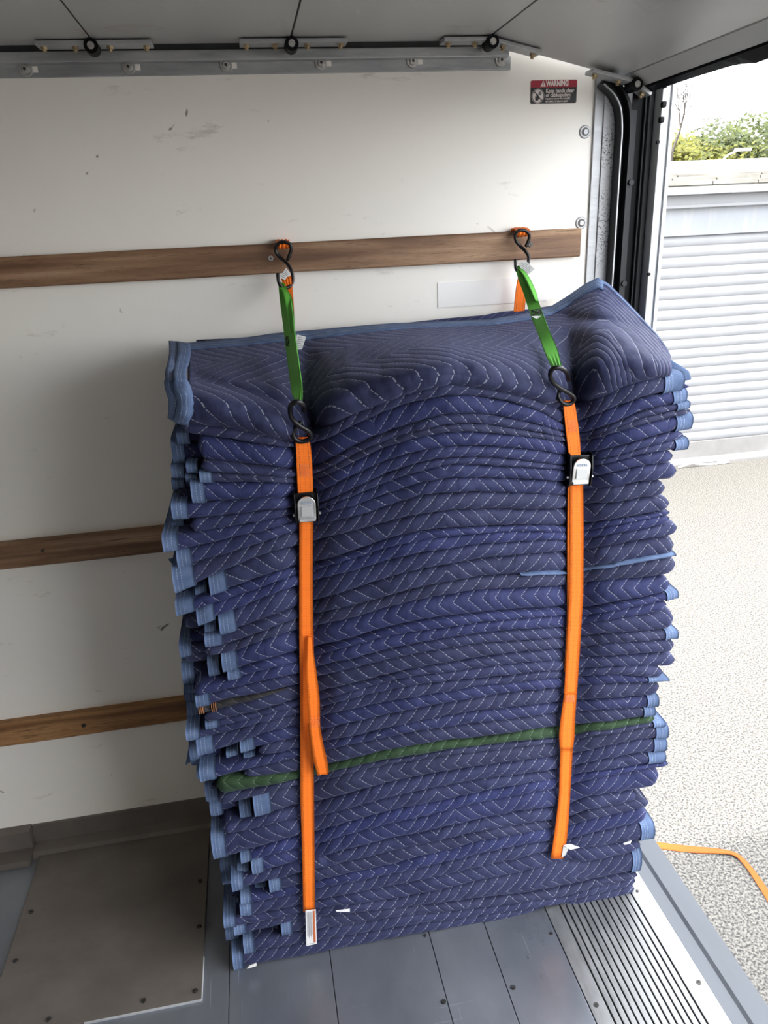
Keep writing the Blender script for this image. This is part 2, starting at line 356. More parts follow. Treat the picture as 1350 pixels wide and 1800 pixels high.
# curved door track in front of the jamb
trk = []
for z in (0.0, .6, 1.2, 1.50, 1.62, 1.66): trk.append(Vector((VX[0]+.011, 1.650, z)))
for a in (20, 40, 60): trk.append(Vector((VX[0]+.011-.10*(1-math.cos(math.radians(a))), 1.650, 1.67+.10*math.sin(math.radians(a)))))
path = catmull(trk, 6)
def sweep_section(name, path, sec, m, parent=None, **props):
    vs, fs = [], []; k = len(sec)
    for i, p in enumerate(path):
        t = (path[min(i+1, len(path)-1)]-path[max(i-1, 0)]).normalized(); nn = Vector((t.z, 0, -t.x))
        for (a, b) in sec: vs.append(p+nn*a+Vector((0, b, 0)))
    for i in range(len(path)-1):
        for j in range(k): fs.append((i*k+j, i*k+(j+1) % k, (i+1)*k+(j+1) % k, (i+1)*k+j))
    fs.append(tuple(range(k))); fs.append(tuple((len(path)-1)*k+j for j in range(k-1, -1, -1)))
    return mesh(name, vs, fs, m, parent, **props)
tr = empty('door_track', (VX[0], 1.65, 0), 'curved dark steel door track running down the rear jamb', 'track')
sweep_section('track_channel', path, [(-.011, -.012), (-.008, -.012), (-.008, .012), (.008, .012), (.008, -.012), (.014, -.012), (.014, .02), (-.011, .02)], DARKG, tr)
sweep_section('track_lip', path, [(-.0115, -.014), (-.009, -.014), (-.009, -.011), (-.0115, -.011)], GALV, tr, label='worn bright edge of the track')
for z in (.35, .9, 1.35, 1.56):
    bm = bmesh.new(); add_cyl(bm, (VX[0]+.028, 1.632, z), (VX[0]+.028, 1.64, z), .006, seg=8); bm_obj('track_bolt', bm, DARKG, tr)
box('track_flange', (VX[0]+.020, 1.640, 0), (VX[1]+.004, 1.668, 1.7), DARKG, tr)

# header rail
hr = empty('header_rail', (0, W, 1.80), 'long grey steel rail bolted along the top of the white wall', 'rail')
zb = at(450, 131, W).z; zt_ = at(450, 110, W).z
xe = at(898, 105, W-.006).x
box('rail_flange', (-2.5, W-.006, zb), (xe, W, zt_+.004), GALV, hr, bevel=.001)
box('rail_channel', (-2.5, W-.026, zt_), (xe-.01, W-.004, zt_+.018), GALV, hr, bevel=.002)
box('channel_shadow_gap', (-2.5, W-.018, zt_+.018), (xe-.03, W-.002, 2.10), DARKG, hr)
box('trim_6', (.735, W-.012, 1.80), (.93, W+.035, 2.12), DARKG, kind='structure')
for (bx, by) in ((45, 122), (226, 118), (397, 115), (564, 111), (725, 108), (880, 106)):
    p = at(bx, by, W-.008); bm = bmesh.new()
    add_cyl(bm, (p.x, W-.006, p.z), (p.x, W-.0105, p.z), .0125, .011, 20); add_cyl(bm, (p.x, W-.010, p.z), (p.x, W-.016, p.z), .0085, .0055, 16)
    bm_obj('rail_bolt', bm, BOLT, hr)
    bm = bmesh.new(); add_cyl(bm, (p.x, W-.0155, p.z), (p.x, W-.0168, p.z), .003, seg=6); bm_obj('bolt_socket', bm, SCREW, hr)
    if by > 106: box('rail_slot', (p.x+.009, W-.0068, p.z-.0052), (p.x+.021, W-.005, p.z+.0052), WALL, hr, bevel=.0005)

# roll-up door overhead
ZP = 1.829
door = empty('roll_up_door', (.2, .5, ZP), 'open grey sectional roll-up door held overhead', 'door')
sm = [-1.37, -.99, -.61, at(160, 74, 1.60).x, at(512, 71, 1.60).x, at(864, 66, 1.60).x]
Y0, Y1 = -.62, 1.645
def section(pa, pb, name='door_panel', m=PANEL, th=.022):
    pa, pb = Vector(pa), Vector(pb); t = (pb-pa).normalized(); nn = Vector((-t.z, 0, t.x))
    g = .0016
    pts = [pa+t*g, pb-t*g, pb-t*g+nn*th, pa+t*g+nn*th]
    bm = bmesh.new(); vs = [bm.verts.new((p.x, Y1, p.z)) for p in pts]; f = bm.faces.new(vs)
    r = bmesh.ops.extrude_face_region(bm, geom=[f]); bmesh.ops.translate(bm, vec=(0, Y0-Y1, 0), verts=[v for v in r['geom'] if isinstance(v, bmesh.types.BMVert)])
    return bm_obj(name, bm, m, door, .0012)
for a, b in zip(sm[:-1], sm[1:]): section((a, 0, ZP), (b, 0, ZP))
pB = at(1097, 133, 1.63); pE = at(1124, 155, 1.63)
section((sm[-1], 0, ZP), (pB.x, 0, pB.z)); section((pB.x, 0, pB.z), (pE.x, 0, pE.z))
for a in sm[1:]: box('seam_gap', (a-.0016, Y0, ZP+.002), (a+.0016, Y1, ZP+.021), RUBB, door)
box('seam_gap', (pB.x-.003, Y0, pB.z+.003), (pB.x+.003, Y1, pB.z+.020), RUBB, door)
# wavy rubber bottom seal
vs, fs = [], []; nS = 60
for i in range(nS+1):
    y = Y1+(Y0-Y1)*i/nS; dz = .004*noise.noise(Vector((y*3, 3, 0))) - (.010*math.exp(-((y-1.25)/.05)**2))
    vs += [(pE.x, y, pE.z-.003), (pE.x+.014, y, pE.z-.012+dz), (pE.x+.018, y, pE.z-.004+dz), (pE.x+.006, y, pE.z+.012)]
for i in range(nS):
    for k in range(4): fs.append((i*4+k, i*4+(k+1) % 4, i*4+4+(k+1) % 4, i*4+4+k))
mesh('bottom_seal', vs, fs, VOID, door, label='black rubber strip along the door edge')
def hinge(x0, z0, dirL, dirR, yc=1.612, lr=.105):
    P = Vector((x0, yc, z0))
    for d, ln in ((dirL, .095), (dirR, lr)):
        d = Vector(d).normalized(); nn = Vector((-d.z, 0, d.x)); nn = nn if nn.z < 0 else -nn
        a = P+nn*.0015; q = [a, a+d*ln, a+d*ln+nn*.007, a+nn*.007]
        bm = bmesh.new(); vs_ = [bm.verts.new(v+Vector((0, -.017, 0))) for v in q]; f = bm.faces.new(vs_)
        r = bmesh.ops.extrude_face_region(bm, geom=[f]); bmesh.ops.translate(bm, vec=(0, .040, 0), verts=[v for v in r['geom'] if isinstance(v, bmesh.types.BMVert)])
        hp = bm_obj('hinge_plate', bm, GALV, door, .0012)
        for s in ((.030, ln-.012) if ln > .05 else (ln-.012,)):
            b0 = P+d*s+nn*.007; bm = bmesh.new(); add_cyl(bm, b0, b0+nn*.006, .0062, seg=6); add_cyl(bm, b0+nn*.006, b0+nn*.010, .0035, seg=8)
            bo = bm_obj('hinge_bolt', bm, ZINC, hp)
    dn = Vector((0, 0, -1)); c0 = P+dn*.011
    bm = bmesh.new(); add_cyl(bm, c0+Vector((0, -.022, 0)), c0+Vector((0, .012, 0)), .0125, seg=20); ro = bm_obj('roller', bm, VOID, door, .001)
    bm = bmesh.new(); add_cyl(bm, c0+Vector((0, -.0235, 0)), c0+Vector((0, -.018, 0)), .0062, seg=16); add_cyl(bm, c0, c0+Vector((0, .045, 0)), .006, seg=12); bm_obj('roller_pin', bm, BOLT, ro)
for a in sm[2:5]: hinge(a, ZP-.001, (-1, 0, 0), (1, 0, 0))
tl = (pB-Vector((sm[-1], pB.y, ZP))).normalized()
hinge(sm[-1], ZP-.001, (-1, 0, 0), (tl.x, 0, tl.z))
t2_ = (pE-pB).normalized()
hinge(pB.x+.012, pB.z-.010, (-tl.x, 0, -tl.z), (t2_.x, 0, t2_.z), 1.615, .045)

# wooden slats on the wall
def slat(name, x0, x1, z0, z1, m, label, screws):
    t = empty(name, (x0, W, (z0+z1)/2), label, 'wooden slat', None)
    bm = bmesh.new(); n = 60
    for i in range(n+1):
        x = x0+(x1-x0)*i/n; e = .0012*noise.noise(Vector((x*4, z0*9, 0))); e2 = .0012*noise.noise(Vector((x*4, z1*7, 5)))
        for (y, z) in ((W, z0+e), (W-.017, z0+e), (W-.020, z0+e+.003), (W-.020, z1+e2-.003), (W-.017, z1+e2), (W, z1+e2)): bm.verts.new((x, y, z))
    bm.verts.ensure_lookup_table()
    for i in range(n):
        for k in range(6): bm.faces.new([bm.verts[j] for j in (i*6+k, i*6+(k+1) % 6, i*6+6+(k+1) % 6, i*6+6+k)])
    bm.faces.new([bm.verts[k] for k in range(6)]); bm.faces.new([bm.verts[n*6+k] for k in range(6)])
    bm_obj('board', bm, m, t)
    for (sx, sy, r, mm) in screws:
        p = at(sx, sy, W-.020); bm = bmesh.new(); add_cyl(bm, (p.x, W-.018, p.z), (p.x, W-.0225, p.z), r, r*.8, 16); s = bm_obj('screw', bm, mm, t)
        bm = bmesh.new()
        add_box(bm, (p.x-r*.6, W-.0232, p.z-r*.13), (p.x+r*.6, W-.0222, p.z+r*.13)); add_box(bm, (p.x-r*.13, W-.0232, p.z-r*.6), (p.x+r*.13, W-.0222, p.z+r*.6))
        bm_obj('screw_cross', bm, SCREW, s)
YS = W-.020
z1a = [at(20, 451, YS).z, at(20, 507, YS).z]
slat('wall_slat', -2.5, at(1021, 425, YS).x, z1a[1], z1a[0], WOOD, 'brown wooden slat nearest the top, with the two straps hanging from it', [(476, 454, .0062, BOLT), (932, 430, .0062, SCREW)])
slat('wall_slat', -2.5, .74, at(60, 996, YS).z, at(60, 951, YS).z, WOOD, 'brown wooden slat at mid height, running behind the stack', [(75, 968, .004, SCREW)])
slat('wall_slat', -2.5, .74, at(100, 1300, YS).z, at(100, 1260, YS).z, WOOD2, 'warm brown wooden slat lowest on the wall', [(147, 1275, .006, SCREW)])
# wall panel screws with cup washers
for (sx, sy) in ((1028, 232), (1021, 392)):
    p = at(sx, sy, W); bm = bmesh.new(); add_cyl(bm, (p.x, W, p.z), (p.x, W-.003, p.z), .0135, .0115, 24)
    o = bm_obj('panel_screw', bm, GALV, wall)
    bm = bmesh.new(); add_cyl(bm, (p.x, W-.0028, p.z), (p.x, W-.0036, p.z), .0085, seg=20); a_ = bm_obj('washer_ring', bm, SCREW, o)
    bm = bmesh.new(); add_cyl(bm, (p.x, W-.0034, p.z), (p.x, W-.006, p.z), .0062, .005, 16); bm_obj('screw_head', bm, GALV, o)

# warning sign
p0, p1 = at(931, 187, W), at(1015, 140, W); SX0, SX1 = p0.x, p1.x; SZ0 = at(973, 183, W).z; SZ1 = at(973, 140, W).z
SW, SH = SX1-SX0, SZ1-SZ0
sg = empty('warning_sign', (SX0, W, SZ0), 'red and black warning sticker about hands near the cable and pulley', 'sign')
def srect(name, x0, z0, x1, z1, y0, y1, m, r=.004):
    bm = bmesh.new(); pts = []
    for (cx, cz, a0) in ((x1-r, z1-r, 0), (x0+r, z1-r, 90), (x0+r, z0+r, 180), (x1-r, z0+r, 270)):
        for k in range(5):
            a = math.radians(a0+k*22.5); pts.append(Vector((cx+r*math.cos(a), y0, cz+r*math.sin(a))))
    return extrude_poly(name, pts, (0, y1-y0, 0), m, sg)
srect('sticker_border', SX0, SZ0, SX1, SZ1, W-.0006, W, SWHT)
srect('black_field', SX0+.001, SZ0+.001, SX1-.001, SZ1-.001, W-.0010, W-.0004, SBLK, .0035)
srect('red_header', SX0+.001, SZ0+SH*.68, SX1-.001, SZ1-.001, W-.0014, W-.0008, RED, .0032)
yt = W-.0016
text('warning_word', 'WARNING', .0145, (SX0+SW*.33, yt, SZ0+SH*.835), SWHT, sg, bold=.0006, w_=SW*.48)
bm = bmesh.new(); tx, tz = SX0+SW*.27, SZ0+SH*.83
vv = [bm.verts.new((tx-.0062, yt, tz-.0050)), bm.verts.new((tx+.0062, yt, tz-.0050)), bm.verts.new((tx, yt, tz+.0062))]; bm.faces.new(vv); bm_obj('alert_triangle', bm, SWHT, sg)
box('alert_mark', (tx-.0007, yt-.0006, tz-.0016), (tx+.0007, yt-.0002, tz+.003), RED, sg)
box('alert_dot', (tx-.0007, yt-.0006, tz-.0036), (tx+.0007, yt-.0002, tz-.0023), RED, sg)
text('sign_line', 'Keep hands clear', .0104, (SX0+SW*.33, yt, SZ0+SH*.54), SWHT, sg, bold=.00012, w_=SW*.60)
text('sign_line', 'of cable/pulley.', .0104, (SX0+SW*.33, yt, SZ0+SH*.37), SWHT, sg, bold=.00012, w_=SW*.54)
text('sign_small_line', 'FAILURE TO FOLLOW THIS WARNING', .0046, (SX0+SW*.33, yt, SZ0+SH*.21), SWHT, sg, bold=.00004, w_=SW*.52)
text('sign_small_line', 'MAY RESULT IN SERIOUS INJURY', .0046, (SX0+SW*.33, yt, SZ0+SH*.105), SWHT, sg, bold=.00004, w_=SW*.48)
cx, cz = SX0+SW*.165, SZ0+SH*.34
bm = bmesh.new(); add_cyl(bm, (cx, W-.0008, cz), (cx, W-.0015, cz), .0138, seg=28); bm_obj('symbol_disc', bm, SWHT, sg)
bm = bmesh.new(); bmesh.ops.create_circle(bm, segments=28, radius=.0126, matrix=Matrix.Translation((cx, W-.0017, cz)) @ Matrix.Rotation(math.pi/2, 4, 'X'))
rg = [tuple(v.co) for v in bm.verts]; bm.free(); tube('symbol_ring', rg+[rg[0]], .0006, SBLK, sg, sub=1, seg=6)
hand = [(-.006, -.009), (.000, -.009), (.0035, -.003), (.0028, .001), (.001, -.001), (.0008, .004), (-.0002, .004), (-.0006, .000), (-.0012, .0045), (-.0022, .0043), (-.0022, 0), (-.003, .003), (-.004, .0026), (-.0038, -.002), (-.0062, 0), (-.0068, -.0008)]
bm = bmesh.new(); bm.faces.new([bm.verts.new((cx+a*.95, W-.0017, cz+b*.95)) for a, b in hand]); bm_obj('symbol_hand', bm, SBLK, sg)
bm = bmesh.new(); add_cyl(bm, (cx+.0045, W-.0014, cz+.0048), (cx+.0045, W-.0018, cz+.0048), .0036, seg=16); bm_obj('symbol_pulley', bm, INK, sg)
tube('symbol_slash', [(cx-.0088, W-.002, cz+.0088), (cx+.0088, W-.002, cz-.0088)], .0008, SBLK, sg, sub=1, seg=6)

# baseboard
bb = at(200, 1462, W).z
base = extrude_poly('baseboard_back', [Vector((at(71, 1500, W).x, W, -.0)), Vector((at(71, 1500, W).x, W-.055, 0)), Vector((at(71, 1500, W).x, W-.040, .012)), Vector((at(71, 1500, W).x, W-.014, .020)), Vector((at(71, 1500, W).x, W-.006, .066)), Vector((at(71, 1500, W).x, W, .068))], (1.36, 0, 0), PLATE, kind='structure')
extrude_poly('baseboard_kick', [Vector((-2.5, W, 0)), Vector((-2.5, W-.075, 0)), Vector((-2.5, W-.072, .016)), Vector((-2.5, W-.030, .018)), Vector((-2.5, W-.026, .068)), Vector((-2.5, W, .07))], (at(70, 1500, W).x+2.5, 0, 0), PLATE, base)
for (bx, by) in ((90, 1493), (189, 1477), (253, 1466), (347, 1448)):
    p = at(bx, by, W-.012); bm = bmesh.new(); add_cyl(bm, (p.x, W-.006, p.z), (p.x, W-.0155, p.z), .006, .004, 12); bm_obj('rivet', bm, GALV, base)

# floor planks
fl = box('floor', (-2.6, -.66, -.12), (.78, W, -.004), SILL, kind='structure')
def fx(px, py): return atz(px, py, 0).x
seams = [-2.6, -2.1, -1.6, -1.1, fx(20, 1665), fx(403, 1720), fx(590, 1760), fx(770, 1700), fx(878, 1700), fx(1004, 1700)]
for a, b in zip(seams[:-1], seams[1:]): box('floor_plank', (a+.0009, -.65, -.02), (b-.0009, W, 0), ALU, fl, bevel=.0008)
xr0, xr1 = fx(1004, 1700), fx(1225, 1700)
bm = bmesh.new(); add_box(bm, (xr0+.001, -.65, -.02), (xr1, W, -.003))
ribs0, ribs1 = fx(1035, 1700), fx(1185, 1700); nr_ = 12
th_ = bm_obj('threshold_plate', bm, RUBB, fl)
add = [(xr0+.001, ribs0-.002)] + [(ribs0+(ribs1-ribs0)*k/nr_+.0017, ribs0+(ribs1-ribs0)*(k+1)/nr_-.0017) for k in range(nr_)] + [(ribs1+.002, xr1)]
for a, b in add: box('threshold_rib', (a, -.65, -.01), (b, W, .0008), ALUL, th_, bevel=.0009)
# raised wheel-side plate, left
q = [atz(371.5, 1440, .006), atz(359.5, 1754, .006), atz(-60, 1850, .006), atz(8, 1712, .006), atz(70, 1512, .006)]
x_r = fx(365, 1600); x_l = fx(35, 1620); yf_ = atz(250, 1777, .006).y
pl = box('cover_plate', (x_l, yf_, .0), (x_r-.003, W-.05, .006), PLATE, fl, bevel=.0015)
box('plate_highlight', (x_l+.2, yf_-.0012, .0), (x_r-.003, yf_+.001, .0058), GALVL, pl, bevel=.0006)  # lighter strips added as the painted highlight along the plate's edges
box('plate_highlight', (x_r-.0035, yf_, .0), (x_r-.0015, yf_+.10, .0058), GALVL, pl, bevel=.0006)
for (sx, sy) in ((352, 1549), (350, 1629), (344, 1742), (253, 1759), (86, 1792), (28, 1689), (55, 1603)):
    p = atz(sx, sy, .006); bm = bmesh.new(); add_cyl(bm, (p.x, p.y, .004), (p.x, p.y, .0085), .0062, .005, 14); s = bm_obj('plate_screw', bm, SCREW, pl)
    bm = bmesh.new(); add_cyl(bm, (p.x, p.y, .008), (p.x, p.y, .0090), .0026, seg=6); bm_obj('socket', bm, RUBB, s)
for (sx, sy) in ((747, 1645), (780, 1761), (902, 1736), (1048, 1767), (1228, 1727), (969, 1641), (1120, 1567)):
    r_ = .0058 if sy > 1650 else .004
    p = atz(sx, sy, 0); bm = bmesh.new(); add_cyl(bm, (p.x, p.y, -.001), (p.x, p.y, .0022), r_, r_*.85, 14); s = bm_obj('floor_screw', bm, SCREW, fl)
    bm = bmesh.new(); add_cyl(bm, (p.x, p.y, .002), (p.x, p.y, .0026), r_*.45, seg=6); bm_obj('socket', bm, RUBB, s)
# rear sill beyond the threshold
xs0 = xr1+.001; xs1 = .893; xm = xs0+(xs1-xs0)*.42
prof = [(xs0, -.12), (xs0, -.001), (xs0+.004, -.006), (xm-.008, -.010), (xm, -.006), (xm+.004, -.013), (xs1-.006, -.016), (xs1, -.024), (xs1, -.30), (xs0, -.30)]
sill = extrude_poly('trim_5', [Vector((x, W+.02, z)) for x, z in prof], (0, -2.35, 0), SILL, kind='structure')
box('body_skirt', (-2.6, -.68, -.35), (xs0, W+.03, -.12), SILL, fl)

# ================================================================ OUTSIDE
GZ = -.80
def gr_extra(nt, tc, mp, col, b):
    v = N(nt, 'ShaderNodeTexVoronoi', _Scale=75.0); L(nt, tc.outputs['Object'], v.inputs['Vector'])
    n = N(nt, 'ShaderNodeTexNoise', _Scale=105.0, _Detail=4.0, _Roughness=.7); L(nt, tc.outputs['Object'], n.inputs['Vector'])
    f = ramp(nt, n.outputs[0], [(.42, (0, 0, 0)), (.56, (1, 1, 1))])
    c = mixc(nt, f, (.018, .018, .020), (.170, .160, .143))
    big = N(nt, 'ShaderNodeTexNoise', _Scale=.7, _Detail=4.0); L(nt, tc.outputs['Object'], big.inputs['Vector'])
    return mixc(nt, M(nt, 'MULTIPLY', big.outputs[0], .3), c, (.125, .115, .095))
ASPH = noisy('worn_asphalt', [(.3, (.2, .19, .17)), (.7, (.3, .28, .25))], (1, 1, 1), (.8, .95), 0, .8, 90, dist=.008, extra=gr_extra)
mesh('ground', [(-40, -30, GZ), (60, -30, GZ), (60, 60, GZ), (-40, 60, GZ)], [(0, 1, 2, 3)], ASPH, kind='structure')
BY = 6.36
WHT = noisy('white_metal_cladding', [(.3, (.215, .22, .23)), (.7, (.245, .25, .258))], (3, 3, 1), (.4, .55), 0, .05, 2)
def streak_extra(nt, tc, mp, col, b):
    m2 = N(nt, 'ShaderNodeMapping'); m2.inputs['Scale'].default_value = (14, 1, 1.2); L(nt, tc.outputs['Object'], m2.inputs[0])
    a = N(nt, 'ShaderNodeTexNoise', _Scale=1.5, _Detail=5.0); L(nt, m2.outputs[0], a.inputs['Vector'])
    return mixc(nt, M(nt, 'MULTIPLY', ramp(nt, a.outputs[0], [(.5, (0, 0, 0)), (.75, (1, 1, 1))]), .4), col, (.36, .34, .30))
HEAD = noisy('stained_header', [(.3, (.21, .222, .243)), (.7, (.24, .252, .272))], (3, 3, 1), (.45, .6), 0, .05, 2, extra=streak_extra)
ROOFM = noisy('weathered_roof', [(.3, (.13, .12, .10)), (.5, (.19, .18, .155)), (.7, (.25, .24, .22))], (3, 8, 8), (.6, .8), 0, .2, 3)
CONC = noisy('pale_concrete', [(.3, (.15, .145, .14)), (.7, (.21, .205, .2))], (4, 4, 4), (.7, .9), 0, .2, 6)
bd = empty('storage_building', (4, BY, GZ), 'low white storage building with ribbed roll-up door beyond the lorry', 'building')
def bz(py, Y=BY): return at(1250, py, Y).z
zd, zh, zf = bz(412), bz(340), bz(322)
BX0, BX1 = 1.0, 16.0
box('rear_wall', (BX0, BY+.12, GZ), (BX1, BY+3.2, zh), WHT, bd)
box('header_panel', (BX0, BY, zd), (BX1, BY+.10, bz(362)), HEAD, bd)
box('upper_trim', (BX0, BY-.05, bz(362)), (BX1, BY+.10, bz(340)), WHT, bd, bevel=.01)
box('trim_lip', (BX0, BY-.07, bz(364)), (BX1, BY-.02, bz(358)), WHT, bd, bevel=.006)
box('eave_board', (BX0, BY-.02, bz(341)), (BX1, BY+.1, bz(326)), CONC, bd)
n = int((zd-.0-(GZ+.10))/.0905)
sv = []
for k in range(9):
    a = k/8; sv.append((BY+.045-.016*math.sin(a*math.pi)**.7, a*.0905))
pv = []
for (y, z) in sv: pv += [(BX0, y, z), (BX1, y, z)]
pf = [(2*k, 2*k+1, 2*k+3, 2*k+2) for k in range(8)]
sme = bpy.data.meshes.new('door_slat'); sme.from_pydata(pv, [], pf); sme.materials.append(WHT)
rd = box('storage_door', (BX0, BY+.05, GZ+.02), (BX1, BY+.09, zd), WHT, bd)
for k in range(n):
    o = bpy.data.objects.new('door_slat', sme); C.objects.link(o); o.parent = rd; o.location = (0, 0, zd-.0905*(k+1)); o.matrix_parent_inverse = Matrix.Identity(4)
    o.location = (0, 0, zd-.0905*(k+1)); o.matrix_parent_inverse = Matrix.Translation(-bd.location) @ Matrix.Identity(4) if False else Matrix.Identity(4)
box('door_bottom_bar', (BX0, BY+.01, GZ+.03), (BX1, BY+.06, zd-.0905*n), CONC, bd)
box('concrete_apron', (BX0, BY-.14, GZ-.02), (BX1, BY+.12, GZ+.03), CONC, bd, bevel=.01)
# roof with eave shingles
ry0, ry1 = BY-.12, BY+2.6
zr0, zr1 = bz(325, ry0), at(1250, 281, ry1).z
mesh('roof_deck', [(BX0, ry0, zr0), (BX1, ry0, zr0), (BX1, ry1, zr1), (BX0, ry1, zr1), (BX0, ry1, zr0-.05), (BX1, ry1, zr0-.05), (BX0, ry0, zr0-.05), (BX1, ry0, zr0-.05)], [(0, 1, 2, 3), (6, 7, 1, 0), (3, 2, 5, 4), (0, 3, 4, 6), (1, 7, 5, 2)], ROOFM, bd)
box('gutter', (BX0, ry0-.05, zr0-.07), (BX1, ry0+.01, zr0-.01), GALV, bd, bevel=.01)
tx = BX0; k = 0
while tx < 9:
    wt = .42
    for row in range(3):
        y = ry0+.02+row*.28; z = zr0+(zr1-zr0)*(y-ry0)/(ry1-ry0); ox = (.21 if row % 2 else 0)
        bm = bmesh.new(); add_box(bm, (tx+ox+.006, y-.04, z+.000), (tx+ox+wt-.006, y+.25, z+.035+.012*R.random()))
        bm_obj('roof_tile', bm, ROOFM, bd, .004)
    tx += wt
# cord lying along the storage door
cp_ = [at(x, y, BY-.18) for x, y in ((1195, 800), (1215, 803), (1228, 806), (1245, 801), (1268, 803), (1282, 797), (1262, 797))]
cp_ = [Vector((p.x, p.y, max(GZ+.012, GZ+.012+.03*math.sin(i*1.3)))) for i, p in enumerate(cp_)]
tag(tube('white_cord', cp_, .010, mat('white_rope', (.75, .74, .72), .8)[0]), 'white cord lying on the ground at the foot of the storage door', 'cord')
# trees
def leafmat(name, c1, c2):
    m, nt, b = mat(name, rough=.55)
    oi = N(nt, 'ShaderNodeTexCoord'); n = N(nt, 'ShaderNodeTexNoise', _Scale=2.5, _Detail=4.0); L(nt, oi.outputs['Object'], n.inputs['Vector'])
    L(nt, ramp(nt, n.outputs[0], [(.35, c1), (.65, c2)]), b.inputs['Base Color'])
    b.inputs['Transmission Weight'].default_value = 0
    tr_ = N(nt, 'ShaderNodeBsdfTranslucent'); L(nt, ramp(nt, n.outputs[0], [(.35, c1), (.65, c2)]), tr_.inputs[0])
    mx = N(nt, 'ShaderNodeMixShader'); mx.inputs[0].default_value = .4; L(nt, b.outputs[0], mx.inputs[1]); L(nt, tr_.outputs[0], mx.inputs[2]); L(nt, mx.outputs[0], nt.nodes['Material Output'].inputs[0])
    return m
LY = leafmat('yellow_green_leaf', (.085, .10, .008), (.17, .165, .018)); LG = leafmat('green_leaf', (.040, .058, .012), (.095, .115, .022)); LS = leafmat('silver_leaf', (.09, .10, .075), (.14, .145, .12))
BARK = noisy('bark', [(.3, (.03, .025, .02)), (.7, (.07, .06, .05))], (10, 10, 3), (.8, .95), 0, .4, 4)
def tree(px, pytop, Y, rad, leaf, label, nl=5200, ls=.085, dens=1.0):
    top = at(px, pytop, Y); t = empty('tree', (top.x, Y, GZ), label, 'tree', None)
    rr = random.Random(int(px*7+pytop)); H = top.z-GZ
    blobs = []
    for k in range(9):
        a = rr.random()*6.28; q = rr.random()**.5*rad*.75; z = top.z-rad*.35-rr.random()*(H*.55)
        blobs.append((top.x+math.cos(a)*q, Y+math.sin(a)*q*.8, z, rad*(.35+.3*rr.random())))
    blobs.append((top.x, Y, top.z-rad*.45, rad*.45))
    vs, fs = [], []
    for i in range(nl):
        bx, by, bz_, br = blobs[rr.randrange(len(blobs))]
        d = Vector((rr.gauss(0, 1), rr.gauss(0, 1), rr.gauss(0, 1))).normalized()*br*(.55+.5*rr.random())
        c = Vector((bx, by, bz_))+d
        if c.z < GZ+.5: continue
        e1 = Vector((rr.gauss(0, 1), rr.gauss(0, 1), rr.gauss(0, .6))).normalized()*ls*(.5+.6*rr.random()); e2 = e1.orthogonal().normalized()*ls*.42
        j = len(vs); vs += [c-e1, c+e2, c+e1, c-e2]; fs.append((j, j+1, j+2, j+3))
    mesh('foliage', vs, fs, leaf, t)
    bm = bmesh.new(); add_cyl(bm, (top.x, Y, GZ-.05), (top.x, Y, top.z-rad), .14, .07, 10)
    for k in range(5):
        bx, by, bz_, br = blobs[k]; add_cyl(bm, (top.x, Y, GZ+H*.45), (bx, by, bz_), .05, .02, 6)
    bm_obj('trunk', bm, BARK, t)
g_ = None
tree(1180, 242, 15, 1.15, LY, 'yellow-green tree closest to the door post')
tree(1222, 238, 16, 1.0, LY, 'yellow-green bushy tree behind the bare branches')
tree(1262, 246, 15.5, 1.1, LY, 'lower yellow-green tree in the middle of the row')
tree(1252, 202, 19, .9, LS, 'pale silvery tree showing above the yellow-green ones', 3000, .07)
tree(1322, 196, 16.5, 1.5, LG, 'tall green tree at the right edge of the view', 9000)
tree(1292, 232, 15.5, .9, LG, 'smaller green tree beside the tall green tree', 4000)
tree(1400, 190, 17, 1.7, LG, 'wide green tree beyond the right edge of the frame', 7000)
# bare tree
bt = empty('bare_tree', (at(1182, 200, 14).x, 14, GZ), 'thin leafless tree rising above the yellow-green trees', 'tree')
bm = bmesh.new(); rr = random.Random(3)
def branch(p, d, ln, r, k):
    q = p+d*ln; add_cyl(bm, p, q, r, r*.65, 5)
    if k == 0: return
    for _ in range(3):
        nd = (d+Vector((rr.gauss(0, .42), rr.gauss(0, .3), rr.gauss(.05, .3)))).normalized(); branch(q, nd, ln*.72, r*.6, k-1)
b0 = at(1180, 270, 14); branch(Vector((b0.x, 14, GZ)), Vector((0, 0, 1)), b0.z-GZ, .06, 0); branch(b0, Vector((.35, 0, 1)).normalized(), .42, .03, 4)
bm_obj('branches', bm, BARK, bt)
# street lamp
lp = at(1298, 264, 13); lt = empty('street_lamp', (lp.x-.35, 13, GZ), 'small pale street lamp in front of the green trees', 'street lamp')
tube('lamp_arm', [(lp.x-.35, 13, lp.z-.22), (lp.x-.2, 13, lp.z-.08), (lp.x, 13, lp.z)], .018, GALVL, lt)
box('lamp_head', (lp.x-.05, 12.94, lp.z-.02), (lp.x+.22, 13.06, lp.z+.03), GALVL, lt, .01)
tube('lamp_pole', [(lp.x-.35, 13, GZ), (lp.x-.35, 13, lp.z-.22)], .03, GALVL, lt, sub=1)
